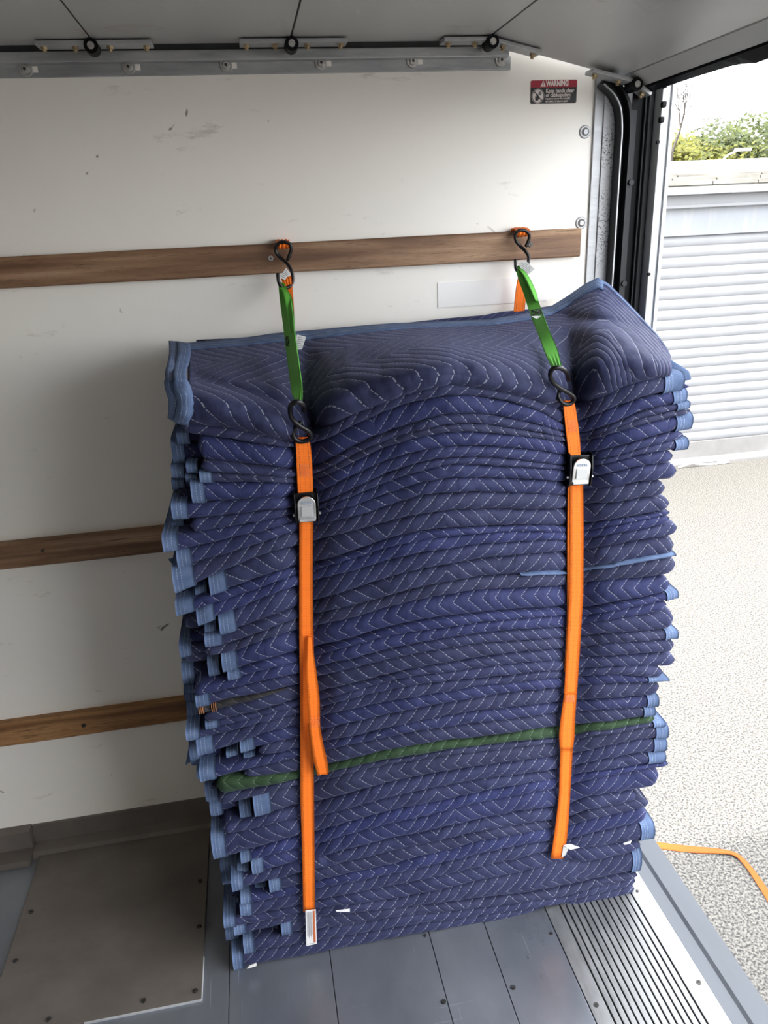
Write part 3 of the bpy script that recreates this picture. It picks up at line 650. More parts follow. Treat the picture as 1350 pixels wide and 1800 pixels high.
# orange strap on the ground
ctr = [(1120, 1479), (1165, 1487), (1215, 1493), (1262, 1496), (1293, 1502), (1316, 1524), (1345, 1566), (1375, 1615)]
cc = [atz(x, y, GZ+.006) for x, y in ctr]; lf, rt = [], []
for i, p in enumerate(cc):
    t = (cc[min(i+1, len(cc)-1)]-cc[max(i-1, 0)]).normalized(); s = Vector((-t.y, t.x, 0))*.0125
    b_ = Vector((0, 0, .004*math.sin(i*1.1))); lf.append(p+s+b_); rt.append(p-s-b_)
gs = ribbon('ground_strap', lf, rt, webbing('shaded_orange_webbing', (.42, .085, .006), (.28, .045, .004)), th=.002, sub=6); tag(gs, 'orange webbing strap lying on the asphalt outside', 'strap')  # same orange webbing, with its shade put into a darker colour

# ================================================================ THE STACK
COLS = [340, 400, 460, 515, 560, 620, 680, 740, 790, 840, 900, 950, 990, 1030, 1080, 1130, 1180]
B = [
 [743,750,762,775,760,726,702,684,674,679,691,705,720,710,684,667,657],
 [763,771,781,786,776,749,722,704,696,696,708,725,745,736,718,700,689],
 [809,814,820,826,820,786,761,741,729,728,737,748,759,760,744,722,711],
 [828,832,836,838,829,799,773,756,746,745,753,760,767,766,753,735,722],
 [847,847,847,848,840,812,785,768,760,760,765,771,776,773,760,746,733],
 [884,882,876,874,865,836,810,793,786,784,787,793,800,797,787,773,760],
 [911,906,897,893,885,860,832,813,804,804,808,814,818,813,802,787,775],
 [936,926,916,904,893,871,847,828,817,817,820,823,825,820,810,797,791],
 [962,947,934,916,903,890,868,849,841,840,841,844,847,841,830,819,814],
 [990,974,954,935,921,909,889,872,867,865,867,869,871,862,856,848,843],
 [1029,1001,976,962,949,934,919,906,899,896,896,896,894,887,885,876,872],
 [1052,1036,1016,998,990,971,949,935,930,927,924,924,925,921,914,906,896],
 [1074,1052,1032,1012,999,981,963,949,943,938,934,934,935,932,923,913,903],
 [1100,1076,1052,1032,1018,1004,986,972,965,957,954,950,949,946,938,930,917],
 [1122,1110,1092,1071,1057,1038,1018,1002,993,984,977,973,970,967,958,948,943],
 [1140,1130,1110,1090,1078,1066,1050,1034,1024,1016,1011,1007,1006,999,993,985,976],
 [1157,1147,1126,1109,1099,1086,1068,1054,1045,1038,1035,1032,1030,1025,1020,1018,1012],
 [1194,1182,1164,1150,1139,1124,1105,1093,1086,1080,1075,1072,1069,1071,1062,1053,1040],
 [1205,1194,1178,1165,1150,1134,1118,1109,1103,1094,1089,1085,1082,1080,1073,1062,1052],
 [1226,1212,1197,1186,1172,1159,1143,1130,1121,1114,1108,1105,1103,1096,1088,1080,1071],
 [1258,1243,1226,1205,1189,1174,1159,1147,1139,1131,1128,1124,1121,1117,1114,1112,1108],
 [1274,1262,1248,1232,1218,1203,1188,1174,1166,1157,1148,1143,1139,1137,1131,1127,1122],
 [1283,1272,1257,1243,1231,1214,1197,1186,1181,1174,1168,1164,1161,1156,1153,1150,1148],
 [1298,1285,1269,1256,1243,1227,1214,1203,1197,1193,1187,1180,1178,1174,1172,1172,1173],
 [1329,1314,1290,1276,1260,1247,1234,1224,1216,1205,1200,1194,1190,1188,1186,1190,1192],
 [1342,1328,1310,1299,1286,1271,1257,1245,1235,1227,1217,1213,1208,1204,1201,1198,1192],
 [1356,1345,1330,1317,1305,1296,1281,1267,1258,1251,1246,1240,1235,1232,1229,1225,1221],
 [1374,1360,1346,1333,1321,1308,1296,1284,1278,1271,1264,1257,1252,1250,1247,1243,1240],
 [1372,1367,1364,1358,1347,1335,1320,1310,1302,1298,1290,1282,1278,1273,1268,1260,1253],
 [1402,1395,1383,1371,1361,1347,1335,1326,1317,1310,1304,1300,1295,1287,1281,1272,1265],
 [1424,1412,1396,1380,1371,1356,1342,1332,1326,1321,1314,1307,1303,1294,1287,1278,1274],
 [1455,1448,1436,1420,1412,1397,1380,1367,1358,1349,1341,1335,1330,1322,1310,1300,1298],
 [1475,1466,1453,1440,1434,1421,1404,1391,1381,1371,1364,1358,1351,1342,1333,1324,1320],
 [1520,1508,1491,1474,1462,1444,1428,1415,1406,1394,1382,1373,1365,1358,1352,1344,1338],
 [1532,1522,1506,1494,1483,1466,1450,1437,1424,1412,1400,1391,1385,1371,1361,1350,1345],
 [1554,1545,1533,1517,1508,1493,1477,1466,1455,1444,1431,1424,1420,1405,1397,1390,1384],
 [1578,1568,1552,1539,1527,1514,1500,1485,1474,1463,1453,1444,1439,1426,1416,1405,1398],
 [1590,1580,1570,1558,1548,1535,1522,1506,1494,1479,1468,1459,1454,1442,1431,1420,1412],
 [1600,1592,1582,1572,1560,1550,1538,1526,1514,1504,1491,1482,1478,1470,1458,1449,1442],
 [1622,1614,1606,1594,1583,1572,1560,1548,1538,1525,1513,1500,1492,1492,1486,1478,1470],
 [1636,1628,1619,1606,1596,1590,1583,1572,1562,1550,1538,1526,1515,1516,1506,1492,1480],
 [1652,1644,1632,1618,1611,1605,1598,1592,1588,1582,1576,1569,1562,1552,1541,1532,1524],
 [1664,1660,1650,1640,1634,1625,1614,1606,1602,1596,1589,1581,1576,1564,1551,1541,1532],
 [1680,1677,1670,1661,1653,1643,1634,1624,1617,1610,1601,1594,1587,1575,1564,1553,1544],
 [1708,1705,1694,1684,1676,1664,1651,1640,1630,1622,1612,1604,1596,1588,1578,1566,1556]]
NL = len(B)-1
XR = [1198,1203,1208,1212,1213,1200,1205,1183,1190,1170,1177,1176,1176,1191,1186,1189,1178,1188,1172,1186,1188,1186,1187,1165,1172,1160,1154,1148,1150,1165,1171,1168,1166,1174,1160,1120,1140,1138,1147,1126,1124,1120,1117,1115]
XL = [322,348,354,353,338,304,335,288,313,306,370,311,348,387,362,360,392,402,340,346,360,363,329,348,424,455,353,430,381,383,448,392,375,425,444,409,475,425,424,395,413,496,430,411]
LT = {3:22, 4:23, 5:27, 7:26, 8:25, 9:36, 10:29, 11:31, 12:29, 13:28, 14:30, 16:26, 17:22, 19:24, 21:22, 22:23, 23:28, 24:24, 26:27, 30:29, 32:23, 33:17, 34:20, 35:20, 36:20, 37:18, 38:20, 39:20, 40:20, 41:18, 42:18, 43:18}
RTAB = {0:32, 1:22, 2:20, 4:26, 6:20, 17:18, 20:20, 24:34, 26:18, 27:18, 29:18, 30:20, 31:20, 32:28, 38:22, 40:14}
def bnd(i, px):
    c = COLS; r = B[i]
    if px <= c[0]: s = (r[1]-r[0])/(c[1]-c[0]); return r[0]+s*(px-c[0])*.8
    if px >= c[-1]: s = (r[-1]-r[-2])/(c[-1]-c[-2]); return r[-1]+s*(px-c[-1])*.8
    k = 0
    while c[k+1] < px: k += 1
    t = (px-c[k])/(c[k+1]-c[k]); h = c[k+1]-c[k]
    m0 = (r[k+1]-r[k-1])/(c[k+1]-c[k-1]) if k > 0 else (r[1]-r[0])/h
    m1 = (r[k+2]-r[k])/(c[k+2]-c[k]) if k+2 < len(c) else (r[k+1]-r[k])/h
    return (2*t**3-3*t*t+1)*r[k]+(t**3-2*t*t+t)*h*m0+(-2*t**3+3*t*t)*r[k+1]+(t**3-t*t)*h*m1
def strap_x(py, s):
    if s == 0: return 536+(py-780)*.011
    pts = [(700, 1004), (820, 1013), (950, 1014), (1130, 1009), (1290, 997), (1400, 992), (1510, 980)]
    if py <= 700: return 1004
    for (a, b), (c, d) in zip(pts[:-1], pts[1:]):
        if py <= c: return b+(d-b)*(py-a)/(c-a)
    return 980
def yface(px, py):
    t = min(1, max(0, (py-740)/850)); k = 1-.72*t
    pin = math.exp(-((px-strap_x(py, 0))/36)**2)+math.exp(-((px-strap_x(py, 1))/36)**2)
    if py > 1515: pin *= .3
    bul = .040*(1-t)*math.exp(-((px-770)/150)**2)+.015*(1-t)*math.exp(-((px-1130)/70)**2)
    return 1.200+.034*k*pin-bul
YB = 1.63
PTH = [90, 75, 58, 40, 22, 5, -12, -30, -48, -65, -80, -90]
def layer_geo(i, xa, xb, off=0., drop=0., yo=0., tapR=0, tapL=0, back=YB, uoff=0., voff=0., swap=False, ref=None, step=6, topf=None, botf=None, amp=.0018):
    n = max(2, int(abs(xb-xa)/step)); vs, uv = [], []; u = uoff; lastc = None
    np_ = len(PTH)+2; tf = topf or (lambda x: bnd(i, x)); bf = botf or (lambda x: bnd(i+1, x))
    for c in range(n+1):
        px = xa+(xb-xa)*c/n
        yt_, yb_ = tf(px), bf(px); yb_ = max(yb_, yt_+2.5)
        ym = (yt_+yb_)/2; Yf = yface(px, ym)+yo+.006*noise.noise(Vector((px*.012, i*3.7, 1)))
        Pt = at(px, yt_, Yf+.006); Pb = at(px, yb_, Yf+.006)
        X = (Pt.x+Pb.x)/2; zt, zb = Pt.z, Pb.z; zb -= drop*(zt-zb)
        h = (zt-zb)/2; zc = (zt+zb)/2
        e = 1.
        if tapR and px > xb-tapR: e = math.sqrt(max(.05, 1-((px-(xb-tapR))/tapR)**2))
        if tapL and px < xa+tapL: e = math.sqrt(max(.05, 1-(((xa+tapL)-px)/tapL)**2))
        nd = min(.030, .004+h*1.05)
        P = Vector((X, Yf, zc))
        if lastc is not None: u += (P-lastc).length
        lastc = P; v = voff-.10; prev = None
        ring = [(back, zt)]
        for a in PTH:
            ca, sa = math.cos(math.radians(a)), math.sin(math.radians(a))
            ca = abs(ca)**.62; sa = math.copysign(abs(sa)**.9, sa)
            dn_ = amp*(noise.noise(Vector((X*38, i*5.1, sa*1.4)))+.8*noise.noise(Vector((X*90, i*2.3, sa*2.5))))
            hh = (h+off)*e
            ring.append((Yf+nd-(nd*(.5+.5*e)+off+dn_)*ca, zc+hh*sa+dn_*sa*.5))
        ring.append((back, zb))
        for (yy, zz) in ring:
            if prev is not None: v += min(.02, math.hypot(yy-prev[0], zz-prev[1]))
            prev = (yy, zz); vs.append((X, yy, zz)); uv.append((v, u) if swap else (u, v))
    fs = []
    for c in range(n):
        for k in range(np_-1):
            a = c*np_+k; fs.append((a, a+1, a+np_+1, a+np_))
        fs.append((c*np_+np_-1, c*np_, (c+1)*np_, (c+1)*np_+np_-1))
    fs.append(tuple(range(np_))); fs.append(tuple(n*np_+k for k in range(np_-1, -1, -1)))
    return vs, fs, uv
ORD = ['first', 'second', 'third', 'fourth', 'fifth', 'sixth', 'seventh', 'eighth', 'ninth', 'tenth', 'eleventh', 'twelfth', 'thirteenth']
GI = 28          # the green layer
def blabel(i):
    if i == GI: return 'dark green folded moving blanket, the only green layer in the stack'
    if i < 12: return f'navy folded quilted moving blanket, {ORD[i]} layer below the draped top blanket'
    if i < 20: return f'navy folded quilted moving blanket, {ORD[19-i]} layer above the grey blanket edge'
    if i < GI: return f'navy folded quilted moving blanket, {ORD[i-20]} layer below the grey blanket edge'
    if i < GI+9: return f'navy folded quilted moving blanket, {ORD[i-GI-1]} layer below the green blanket'
    return f'navy folded quilted moving blanket, {ORD[NL-1-i]} layer up from the metal floor'
def sil(py):   # left silhouette of the deeper folds
    pts = [(740, 312), (790, 300), (900, 297), (1000, 305), (1100, 314), (1150, 310), (1200, 318), (1260, 326), (1330, 336), (1400, 366), (1500, 376), (1560, 390), (1640, 392), (1700, 408)]
    for (a, b), (c, d) in zip(pts[:-1], pts[1:]):
        if py <= c: return b+(d-b)*(py-a)/(c-a)
    return 408
for i in range(NL):
    m = GREEN if i == GI else NAVY
    xl, xr = XL[i], XR[i]; ym = (bnd(i, 420)+bnd(i+1, 420))/2
    c = at((xl+xr)/2, (bnd(i, 760)+bnd(i+1, 760))/2, 1.4)
    t = empty('moving_blanket', (c.x, 1.4, c.z), blabel(i), 'blanket', 'folded moving blankets in the stack')
    sw = R.random() < .28; sg_ = -1 if R.random() < .3 else 1
    bf = None
    if i == 19:
        def bf(x): return bnd(20, x)-max(0, min(1, (515-x)/110))*15-(3 if x < 515 else 0)*0
    g = layer_geo(i, xl, xr, uoff=R.random()*3, voff=R.random()*.4, swap=sw, tapR=0 if i in RTAB else 16, tapL=0 if i in LT else 12, botf=bf)
    mesh('quilted_fold', g[0], g[1], m, t, [(a*sg_, b) for a, b in g[2]], True)
    if i in LT:
        wd = LT[i]; dr = R.uniform(.0, .22)
        g = layer_geo(i, xl-1.5, xl+wd, off=.0018, drop=dr, yo=-.001, back=1.5, botf=bf, step=4, amp=.0012)
        u0 = g[2][0][0]; mesh('edge_binding', g[0], g[1], BIND, t, g[2], True, label='light blue stitched edge binding')
    if i in RTAB:
        wd = RTAB[i]; g = layer_geo(i, xr-wd, xr+2, off=.0016, drop=.04, yo=-.001, back=1.5, step=4, amp=.0012)
        mesh('edge_binding', g[0], g[1], BIND, t, g[2], True, label='light blue stitched edge binding')
    s = sil(ym)
    if xl-s > 14:    # deeper folds of the same blanket that stick out further, with their own binding
        yo = .035+.02*R.random(); e = s+R.uniform(0, 10)
        ya, yb2 = bnd(i, xl), bnd(i+1, xl); sh = 6+8*R.random()
        tf = lambda x, i=i, sh=sh: bnd(i, max(x, 345))+sh
        bf2 = lambda x, i=i, sh=sh: bnd(i+1, max(x, 345))+sh*.9
        g = layer_geo(i, e+14, xl+40, yo=yo, uoff=R.random(), topf=tf, botf=bf2, tapL=0, step=8)
        f2 = mesh('inner_fold', g[0], g[1], m, t, g[2], True)
        if R.random() < .7:
          g = layer_geo(i, e, e+22, off=.0012, yo=yo-.001, topf=tf, botf=bf2, back=1.55, step=5, drop=R.uniform(0, .5))
          mesh('inner_binding', g[0], g[1], BIND, f2, g[2], True, label='light blue stitched edge binding')
        if xl-s > 50:
            g = layer_geo(i, xl-26, xl-6, off=.001, yo=.018, topf=lambda x: bnd(i, x)+6, botf=lambda x: bnd(i+1, x)+3, back=1.5, step=5)
            mesh('inner_binding', g[0], g[1], BIND, f2, g[2], True, label='light blue stitched edge binding')
# the grey blanket edge showing at the left
t = empty('grey_blanket', at(420, 1235, 1.35), 'thin dark grey blanket edge with two orange-brown ties, at the left of the stack', 'blanket')
def gt(x): return bnd(20, x)-max(0, min(1, (515-x)/110))*15-.5
def gb(x): return bnd(20, x)-1
g = layer_geo(20, 350, 505, yo=.004, topf=gt, botf=gb, tapR=20); mesh('felt_fold', g[0], g[1], GREY, t, g[2], True)
TIE = mat('orange_brown_thread', (.30, .12, .05), .8)[0]
for x0 in (372, 350):
    for k in range(3):
        g = layer_geo(20, x0+k*3.4, x0+k*3.4+1.8, off=.0016, yo=.003, topf=gt, botf=gb, back=1.5, step=3); mesh('tie_thread', g[0], g[1], TIE, t, g[2], True)
# light binding lying between two layers at the right
bl = empty('folded_edge_strip', at(1080, 990, 1.2), 'thin pale blue blanket edge poking out between layers right of the strap', 'blanket edge')
g = layer_geo(15, 915, 1186, yo=-.004, topf=lambda x: bnd(15, x)-2-3*(x > 1080), botf=lambda x: bnd(15, x)+2, back=1.35, tapL=30); mesh('binding_strip', g[0], g[1], BIND, bl, [(v, u) for u, v in g[2]], True)
# hanging corners on the far left
def flap(name, pts, Y, m, parent, th=.004, **k):
    return extrude_poly(name, [at(x, y, Y) for x, y in pts], (0, th, 0), m, parent, **k)
fb = empty('loose_blanket_corner', at(335, 1330, 1.3), 'pale blue blanket corner hanging off the left side above the green layer', 'blanket corner')
flap('corner_flap', [(334, 1292), (352, 1302), (350, 1330), (326, 1345), (331, 1318)], 1.27, BIND, fb)
fb2 = empty('loose_blanket_corner', at(305, 990, 1.3), 'small dark blue corner sticking out left beside the middle slat', 'blanket corner')
flap('corner_flap', [(296, 984), (318, 978), (316, 991), (303, 992)], 1.26, BIND, fb2)

# ---- the draped top blanket
DC = [ # px, top edge py, Y at top edge, bottom py
 (322, 608, 1.60, 741), (345, 606, 1.61, 745), (400, 601, 1.62, 750), (440, 597, 1.62, 758), (480, 591, 1.62, 768), (510, 588, 1.62, 777), (535, 586, 1.62, 777), (560, 584, 1.62, 762),
 (613, 579, 1.62, 730), (687, 573, 1.62, 702), (740, 571, 1.62, 685), (790, 569, 1.62, 675), (858, 566, 1.62, 683), (930, 554, 1.62, 700), (971, 542, 1.62, 714), (1001, 523, 1.62, 722), (1030, 503, 1.61, 712),
 (1050, 493, 1.60, 701), (1068, 502, 1.57, 692), (1093, 527, 1.50, 680), (1121, 557, 1.42, 670), (1150, 588, 1.33, 662), (1166, 610, 1.27, 659), (1176, 628, 1.23, 656)]
def dcol(px):
    for a, b in zip(DC[:-1], DC[1:]):
        if px <= b[0]: t = (px-a[0])/(b[0]-a[0]); return [a[k]+(b[k]-a[k])*t for k in range(4)]
    return list(DC[-1])
def drape_pt(px, t, yo=0):
    _, y0, Yt, y1 = dcol(px); py = y0+(y1-y0)*t
    Yf = yface(px, 745)-.006
    s = min(1, t/.78); s = s*s*(3-2*s)*.35+ (1-(1-s)**1.7)*.65
    Y = Yt+(Yf-Yt)*s
    if t > .88: Y += .030*((t-.88)/.12)**2
    w_ = min(1, t*2)
    Y += .052*w_*math.exp(-((px-548-18*(t-.7))/20)**2)+.040*w_*math.exp(-((px-1000-10*t)/20)**2)
    ln = 665+(px-330)*.29
    if px < 530: Y += .020*math.exp(-((py-ln)/11)**2)*min(1, (px-322)/30)*min(1, (530-px)/40) - .012*math.exp(-((py-ln-36)/22)**2)
    ln2 = 640-(px-330)*.26
    if px < 520: Y -= .020*math.exp(-((py-ln2-28)/18)**2)*min(1, max(0, px-345)/60)
    if 945 < px < 1140:
        l3 = 556+(px-960)*.12; Y += .022*math.exp(-((py-l3)/9)**2)*math.sin((px-945)/195*math.pi)-.012*math.exp(-((py-l3-22)/14)**2)*math.sin((px-945)/195*math.pi)
    if px > 560 and px < 985:
        l4 = 618-20*math.sin((px-560)/425*math.pi); Y -= .028*math.exp(-((py-l4-12)/24)**2)*math.sin((px-560)/425*math.pi)
    Y += .007*noise.noise(Vector((px*.018, py*.03, 2)))+.003*noise.noise(Vector((px*.05, py*.07, 8)))
    return at(px, py, Y+yo)
top = empty('draped_moving_blanket', at(760, 620, 1.4), 'navy quilted moving blanket draped over the top of the stack, corner peaked at right', 'blanket')
def patchmesh(name, xa, xb, m, parent, yo=0, t0=0, t1=1, nx=150, nt_=44, solid=.006, uvf=None, zo=0, **props):
    vs, uv = [], []
    for a in range(nx+1):
        px = xa+(xb-xa)*a/nx; ln = 0; pv_ = None
        for b in range(nt_+1):
            t = t0+(t1-t0)*b/nt_; p = drape_pt(px, t, yo)
            if pv_ is not None: ln += (p-pv_).length
            pv_ = p; vs.append(p+Vector((0, 0, zo))); uv.append(uvf(p, px, t, ln) if uvf else (ln*1.0, p.x*1.0))
    fs = [(a*(nt_+1)+b, (a+1)*(nt_+1)+b, (a+1)*(nt_+1)+b+1, a*(nt_+1)+b+1) for a in range(nx) for b in range(nt_)]
    o = mesh(name, vs, fs, m, parent, uv, True, **props)
    md = o.modifiers.new('thickness', 'SOLIDIFY'); md.thickness = solid; md.offset = -1
    return o
patchmesh('quilted_cover', 330, 1176, NAVY, top, uvf=lambda p, px, t, ln: (p.x*.98+.004, ln*.68+.05))
patchmesh('top_binding', 332, 1060, BIND, top, yo=-.006, zo=.004, t0=0, t1=.085, nt_=4, solid=.002, uvf=lambda p, px, t, ln: (ln*.45, px*.0013), label='light blue stitched edge binding')
patchmesh('side_binding', 1058, 1177, BIND, top, yo=-.005, zo=.003, t0=0, t1=.03, nx=40, nt_=3, solid=.002, uvf=lambda p, px, t, ln: (ln*2, px*.0013), label='light blue stitched edge binding')
# left open end: outer and inner binding
def endband(name, pa, pb, Ya, Yb, parent, **k):
    vs, uv = [], []; A = catmull([Vector((x, y, 0)) for x, y in pa], 6); Bq = catmull([Vector((x, y, 0)) for x, y in pb], 6); n = len(A); s = 0
    for j in range(n):
        q = j/(n-1); Yc = Ya(q) if callable(Ya) else Ya
        for c in range(6):
            f = c/5; p = A[j].lerp(Bq[j], f); Yq = Yc+.004*noise.noise(Vector((p.x*.1, p.y*.06, 3)))+ (.004 if c in (0, 5) else 0)
            vs.append(at(p.x, p.y, Yq)); uv.append((f*.026, q*.2))
    fs = [(j*6+c, j*6+c+1, (j+1)*6+c+1, (j+1)*6+c) for j in range(n-1) for c in range(5)]
    o = mesh(name, vs, fs, BIND, parent, uv, True, **k); md = o.modifiers.new('thickness', 'SOLIDIFY'); md.thickness = .007; md.offset = -1; return o
ye = lambda q: 1.58-.40*min(1, q/.55)**.8+(.0 if q < .9 else .02*(q-.9)/.1)
endband('left_binding', [(311, 606), (312, 625), (306, 650), (304, 668), (314, 690), (318, 712), (311, 738)], [(334, 609), (333, 630), (327, 655), (326, 672), (334, 698), (334, 720), (328, 742)], ye, 0, top, label='light blue stitched edge binding')
endband('inner_binding', [(297, 605), (299, 625), (295, 645), (293, 668), (299, 690), (303, 705), (301, 732)], [(313, 606), (313, 625), (308, 648), (306, 668), (315, 690), (319, 708), (312, 736)], lambda q: ye(q)+.014, 0, top, label='light blue stitched edge binding')
vs = [at(x, y, 1.60) for x, y in ((296, 640), (312, 640), (318, 740), (301, 735), (293, 700))]
# dark back layer rising behind the draped edge
bk = empty('back_blanket_layer', at(700, 565, 1.64), 'dark navy blanket edge showing behind the draped one, against the wall', 'blanket')
ed = [(345, 598), (400, 596), (450, 594), (500, 588), (560, 583), (620, 577), (700, 570), (780, 561), (850, 555), (882, 549), (940, 543), (971, 538), (990, 526)]
vs, uv = [], []
for k, (x, y) in enumerate(ed):
    for r_, (dy, Y) in enumerate(((0, 1.652), (-1, 1.640), (6, 1.630), (30, 1.628), (60, 1.640))):
        p = at(x, y+dy, Y); vs.append(p); uv.append((p.x+.2, r_*.02))
fs = [(a*5+b, a*5+b+1, (a+1)*5+b+1, (a+1)*5+b) for a in range(len(ed)-1) for b in range(4)]
o = mesh('quilted_fold', vs, fs, NAVY, bk, uv, True); md = o.modifiers.new('thickness', 'SOLIDIFY'); md.thickness = .008
# folded bindings spilling out at the top right
rb = empty('folded_blanket_end', at(1195, 665, 1.22), 'blue-bound blanket ends fanned out at the upper right of the stack', 'blanket')
for k, (pts, Y, m) in enumerate([
    ([(1172, 626), (1186, 636), (1212, 652), (1217, 668), (1196, 671), (1178, 660)], 1.235, BIND),
    ([(1166, 645), (1184, 650), (1199, 672), (1214, 680), (1196, 688), (1170, 680)], 1.222, NAVY),
    ([(1150, 655), (1176, 640), (1194, 668), (1198, 690), (1176, 693), (1168, 672)], 1.205, BIND)]):
    flap('end_flap' if m is NAVY else 'bound_flap', pts, Y, m, rb, .012, bevel=.003)
# small care tags sewn to blankets
def tagpaper(name, pts, Y, label, cat, lines=0, parent=None, m=PAPER, th=.0012, ink=INK):
    P = [at(x, y, Y) for x, y in pts]
    root = empty(name, P[0], label, cat) if parent is None else parent
    extrude_poly('paper', P, (0, th, 0), m, root)
    for k in range(lines):
        f = (k+1)/(lines+1.3); a = P[0].lerp(P[3], f); b = P[1].lerp(P[2], f); d = b-a
        a2, b2 = a+d*.15, a+d*(.85 if k % 3 else .62); up = (P[0]-P[3]).normalized()*.0005
        y = Vector((0, -.0006, 0)); mesh('print_line', [a2+up+y, b2+up+y, b2-up+y, a2-up+y], [(0, 1, 2, 3)], ink, root)
    return root
tagpaper('care_tag', [(522, 588), (538, 592), (531, 614), (518, 615)], 1.50, 'white care tag beside the left green strap, on the draped blanket', 'tag', 6)
tagpaper('care_tag', [(668, 1291.5), (677, 1289), (677, 1292.5), (663, 1293)], 1.190, 'tiny white tag poking out above the green layer', 'tag')
tagpaper('care_tag', [(590, 1601), (615, 1598), (615, 1603), (592, 1603)], 1.190, 'tiny white tag poking out to the right of the left strap end', 'tag')
tagpaper('care_tag', [(434, 1703), (438, 1698), (451, 1693), (451, 1698)], 1.180, 'tiny pale tag at the lower left foot of the stack', 'tag')
tagpaper('care_tag', [(1096, 1483), (1110, 1478), (1108, 1483), (1098, 1485)], 1.185, 'tiny white tag poking out low at the right of the stack', 'tag')

# ================================================================ STRAPS
def ys(px, py): return yface(px, py)-.0125
st = [None, None]
st[0] = empty('cam_strap', at(538, 890, 1.2), 'left orange cam buckle strap with green top loop and loose folded tail', 'strap')
st[1] = empty('cam_strap', at(1012, 825, 1.2), 'right orange cam buckle strap with green top loop, tucked in at its foot', 'strap')
def main_strap(name, Ls, Rs, parent, extra=0, **k):
    Lp = [at(x, y, ys((x+Rs[j][0])/2, y)+extra) for j, (x, y) in enumerate(Ls)]; Rp = [at(x, y, ys((x+Ls[j][0])/2, y)+extra) for j, (x, y) in enumerate(Rs)]
    return ribbon(name, Lp, Rp, ORANGE, parent, **k)
def seq(pts, n=14):   # densify a left/right list by straight interpolation
    out = []
    for a, b in zip(pts[:-1], pts[1:]):
        m_ = max(1, int((b[0]-a[0])/40))
        for k in range(m_): f = k/m_; out.append([a[j]+(b[j]-a[j])*f for j in range(3)])
    out.append(list(pts[-1])); return out
def strap_from(name, rows, parent, **k):     # rows: (py, left px, right px)
    rw = seq(rows); return main_strap(name, [(r[1], r[0]) for r in rw], [(r[2], r[0]) for r in rw], parent, sub=4, **k)
crf = lambda q: .0014*max(0, 1-q*7)
strap_from('upper_webbing', [(768, 519, 542), (790, 520, 547), (840, 522, 550), (878, 524, 551)], st[0], crimp=crf, across=15)
strap_from('lower_webbing', [(905, 526, 551), (1000, 526, 550), (1110, 526, 551), (1200, 527, 553), (1300, 528, 551), (1400, 528, 552), (1500, 531, 553), (1603, 533, 554)], st[0], extra=.003)
strap_from('upper_webbing', [(704, 990, 1009), (725, 991, 1013), (770, 996, 1019), (812, 1001, 1021)], st[1], crimp=crf, across=15)
strap_from('lower_webbing', [(845, 1001, 1025), (950, 1001, 1026), (1050, 1000, 1025), (1130, 996, 1020), (1190, 993, 1016), (1228, 991, 1013)], st[1])
strap_from('under_webbing', [(848, 998, 1010), (950, 997, 1012), (1080, 997, 1010), (1180, 992, 1010)], st[1], extra=.003)
strap_from('folded_webbing', [(1218, 992, 1014), (1232, 990, 1013), (1260, 986, 1011), (1290, 983, 1010), (1318, 984, 1007)], st[1], extra=-.003)
strap_from('foot_webbing', [(1312, 985, 1007), (1400, 982, 1002), (1460, 975, 998), (1509, 968, 991)], st[1], extra=0)
# stitched joins
for (r_, rows) in ((st[1], [(1222, 992, 1013), (1234, 991, 1012)]), (st[0], [(815, 524, 546), (838, 525, 547)]), (st[1], [(738, 995, 1014), (760, 997, 1017)])):
    y0, a0, b0 = rows[0]; y1, a1, b1 = rows[1]
    nn = 5 if y1-y0 < 15 else 7
    for k in range(nn):
        f = (k+.5)/nn; y = y0+(y1-y0)*f; xa = a0+(a1-a0)*f+2; xb = b0+(b1-b0)*f-2; Y = ys((xa+xb)/2, y)-.0015-(.004 if y > 1200 else 0)
        pz = [at(xa+(xb-xa)*q/6, y+(1.3 if q % 2 else -1.3), Y) for q in range(7)]
        tube('bar_stitch', pz, .0004, mat('pale_thread', (.80, .30, .16), .7)[0] if (r_ is st[1] and k == 0) else bpy.data.materials.get('pale_thread') or mat('pale_thread', (.80, .30, .16), .7)[0], r_, sub=1, seg=4)
# loose folded tail of the left strap
tl = [(1118, 540, 549, .003), (1150, 539, 552, .006), (1185, 537, 557, .012), (1230, 540, 562, .018), (1275, 543, 563, .020), (1310, 547, 569, .018), (1340, 552, 576, .016), (1362, 558, 578, .014)]
Lp = [at(a, y+(1 if y > 1350 else 0), ys(545, y)-o_) for y, a, b, o_ in tl]; Rp = [at(b, y-(5 if y > 1350 else 0), ys(545, y)-o_) for y, a, b, o_ in tl]
ribbon('loose_tail', Lp, Rp, ORANGE, st[0], th=.002)
tl2 = [(1270, 541, 560, .010), (1310, 545, 562, .008), (1345, 553, 570, .010), (1361, 559, 577, .012)]
ribbon('tail_return', [at(a, y, ys(545, y)-o_) for y, a, b, o_ in tl2], [at(b, y, ys(545, y)-o_) for y, a, b, o_ in tl2], ORANGE, st[0], th=.002)
for k in range(4):
    y = 1264+k*4.5; pz = [at(546+q*2.6, y+(1.2 if q % 2 else -1.2)-q*.4, ys(545, y)-.0225) for q in range(7)]
    tube('bar_stitch', pz, .00035, bpy.data.materials['pale_thread'], st[0], sub=1, seg=4)
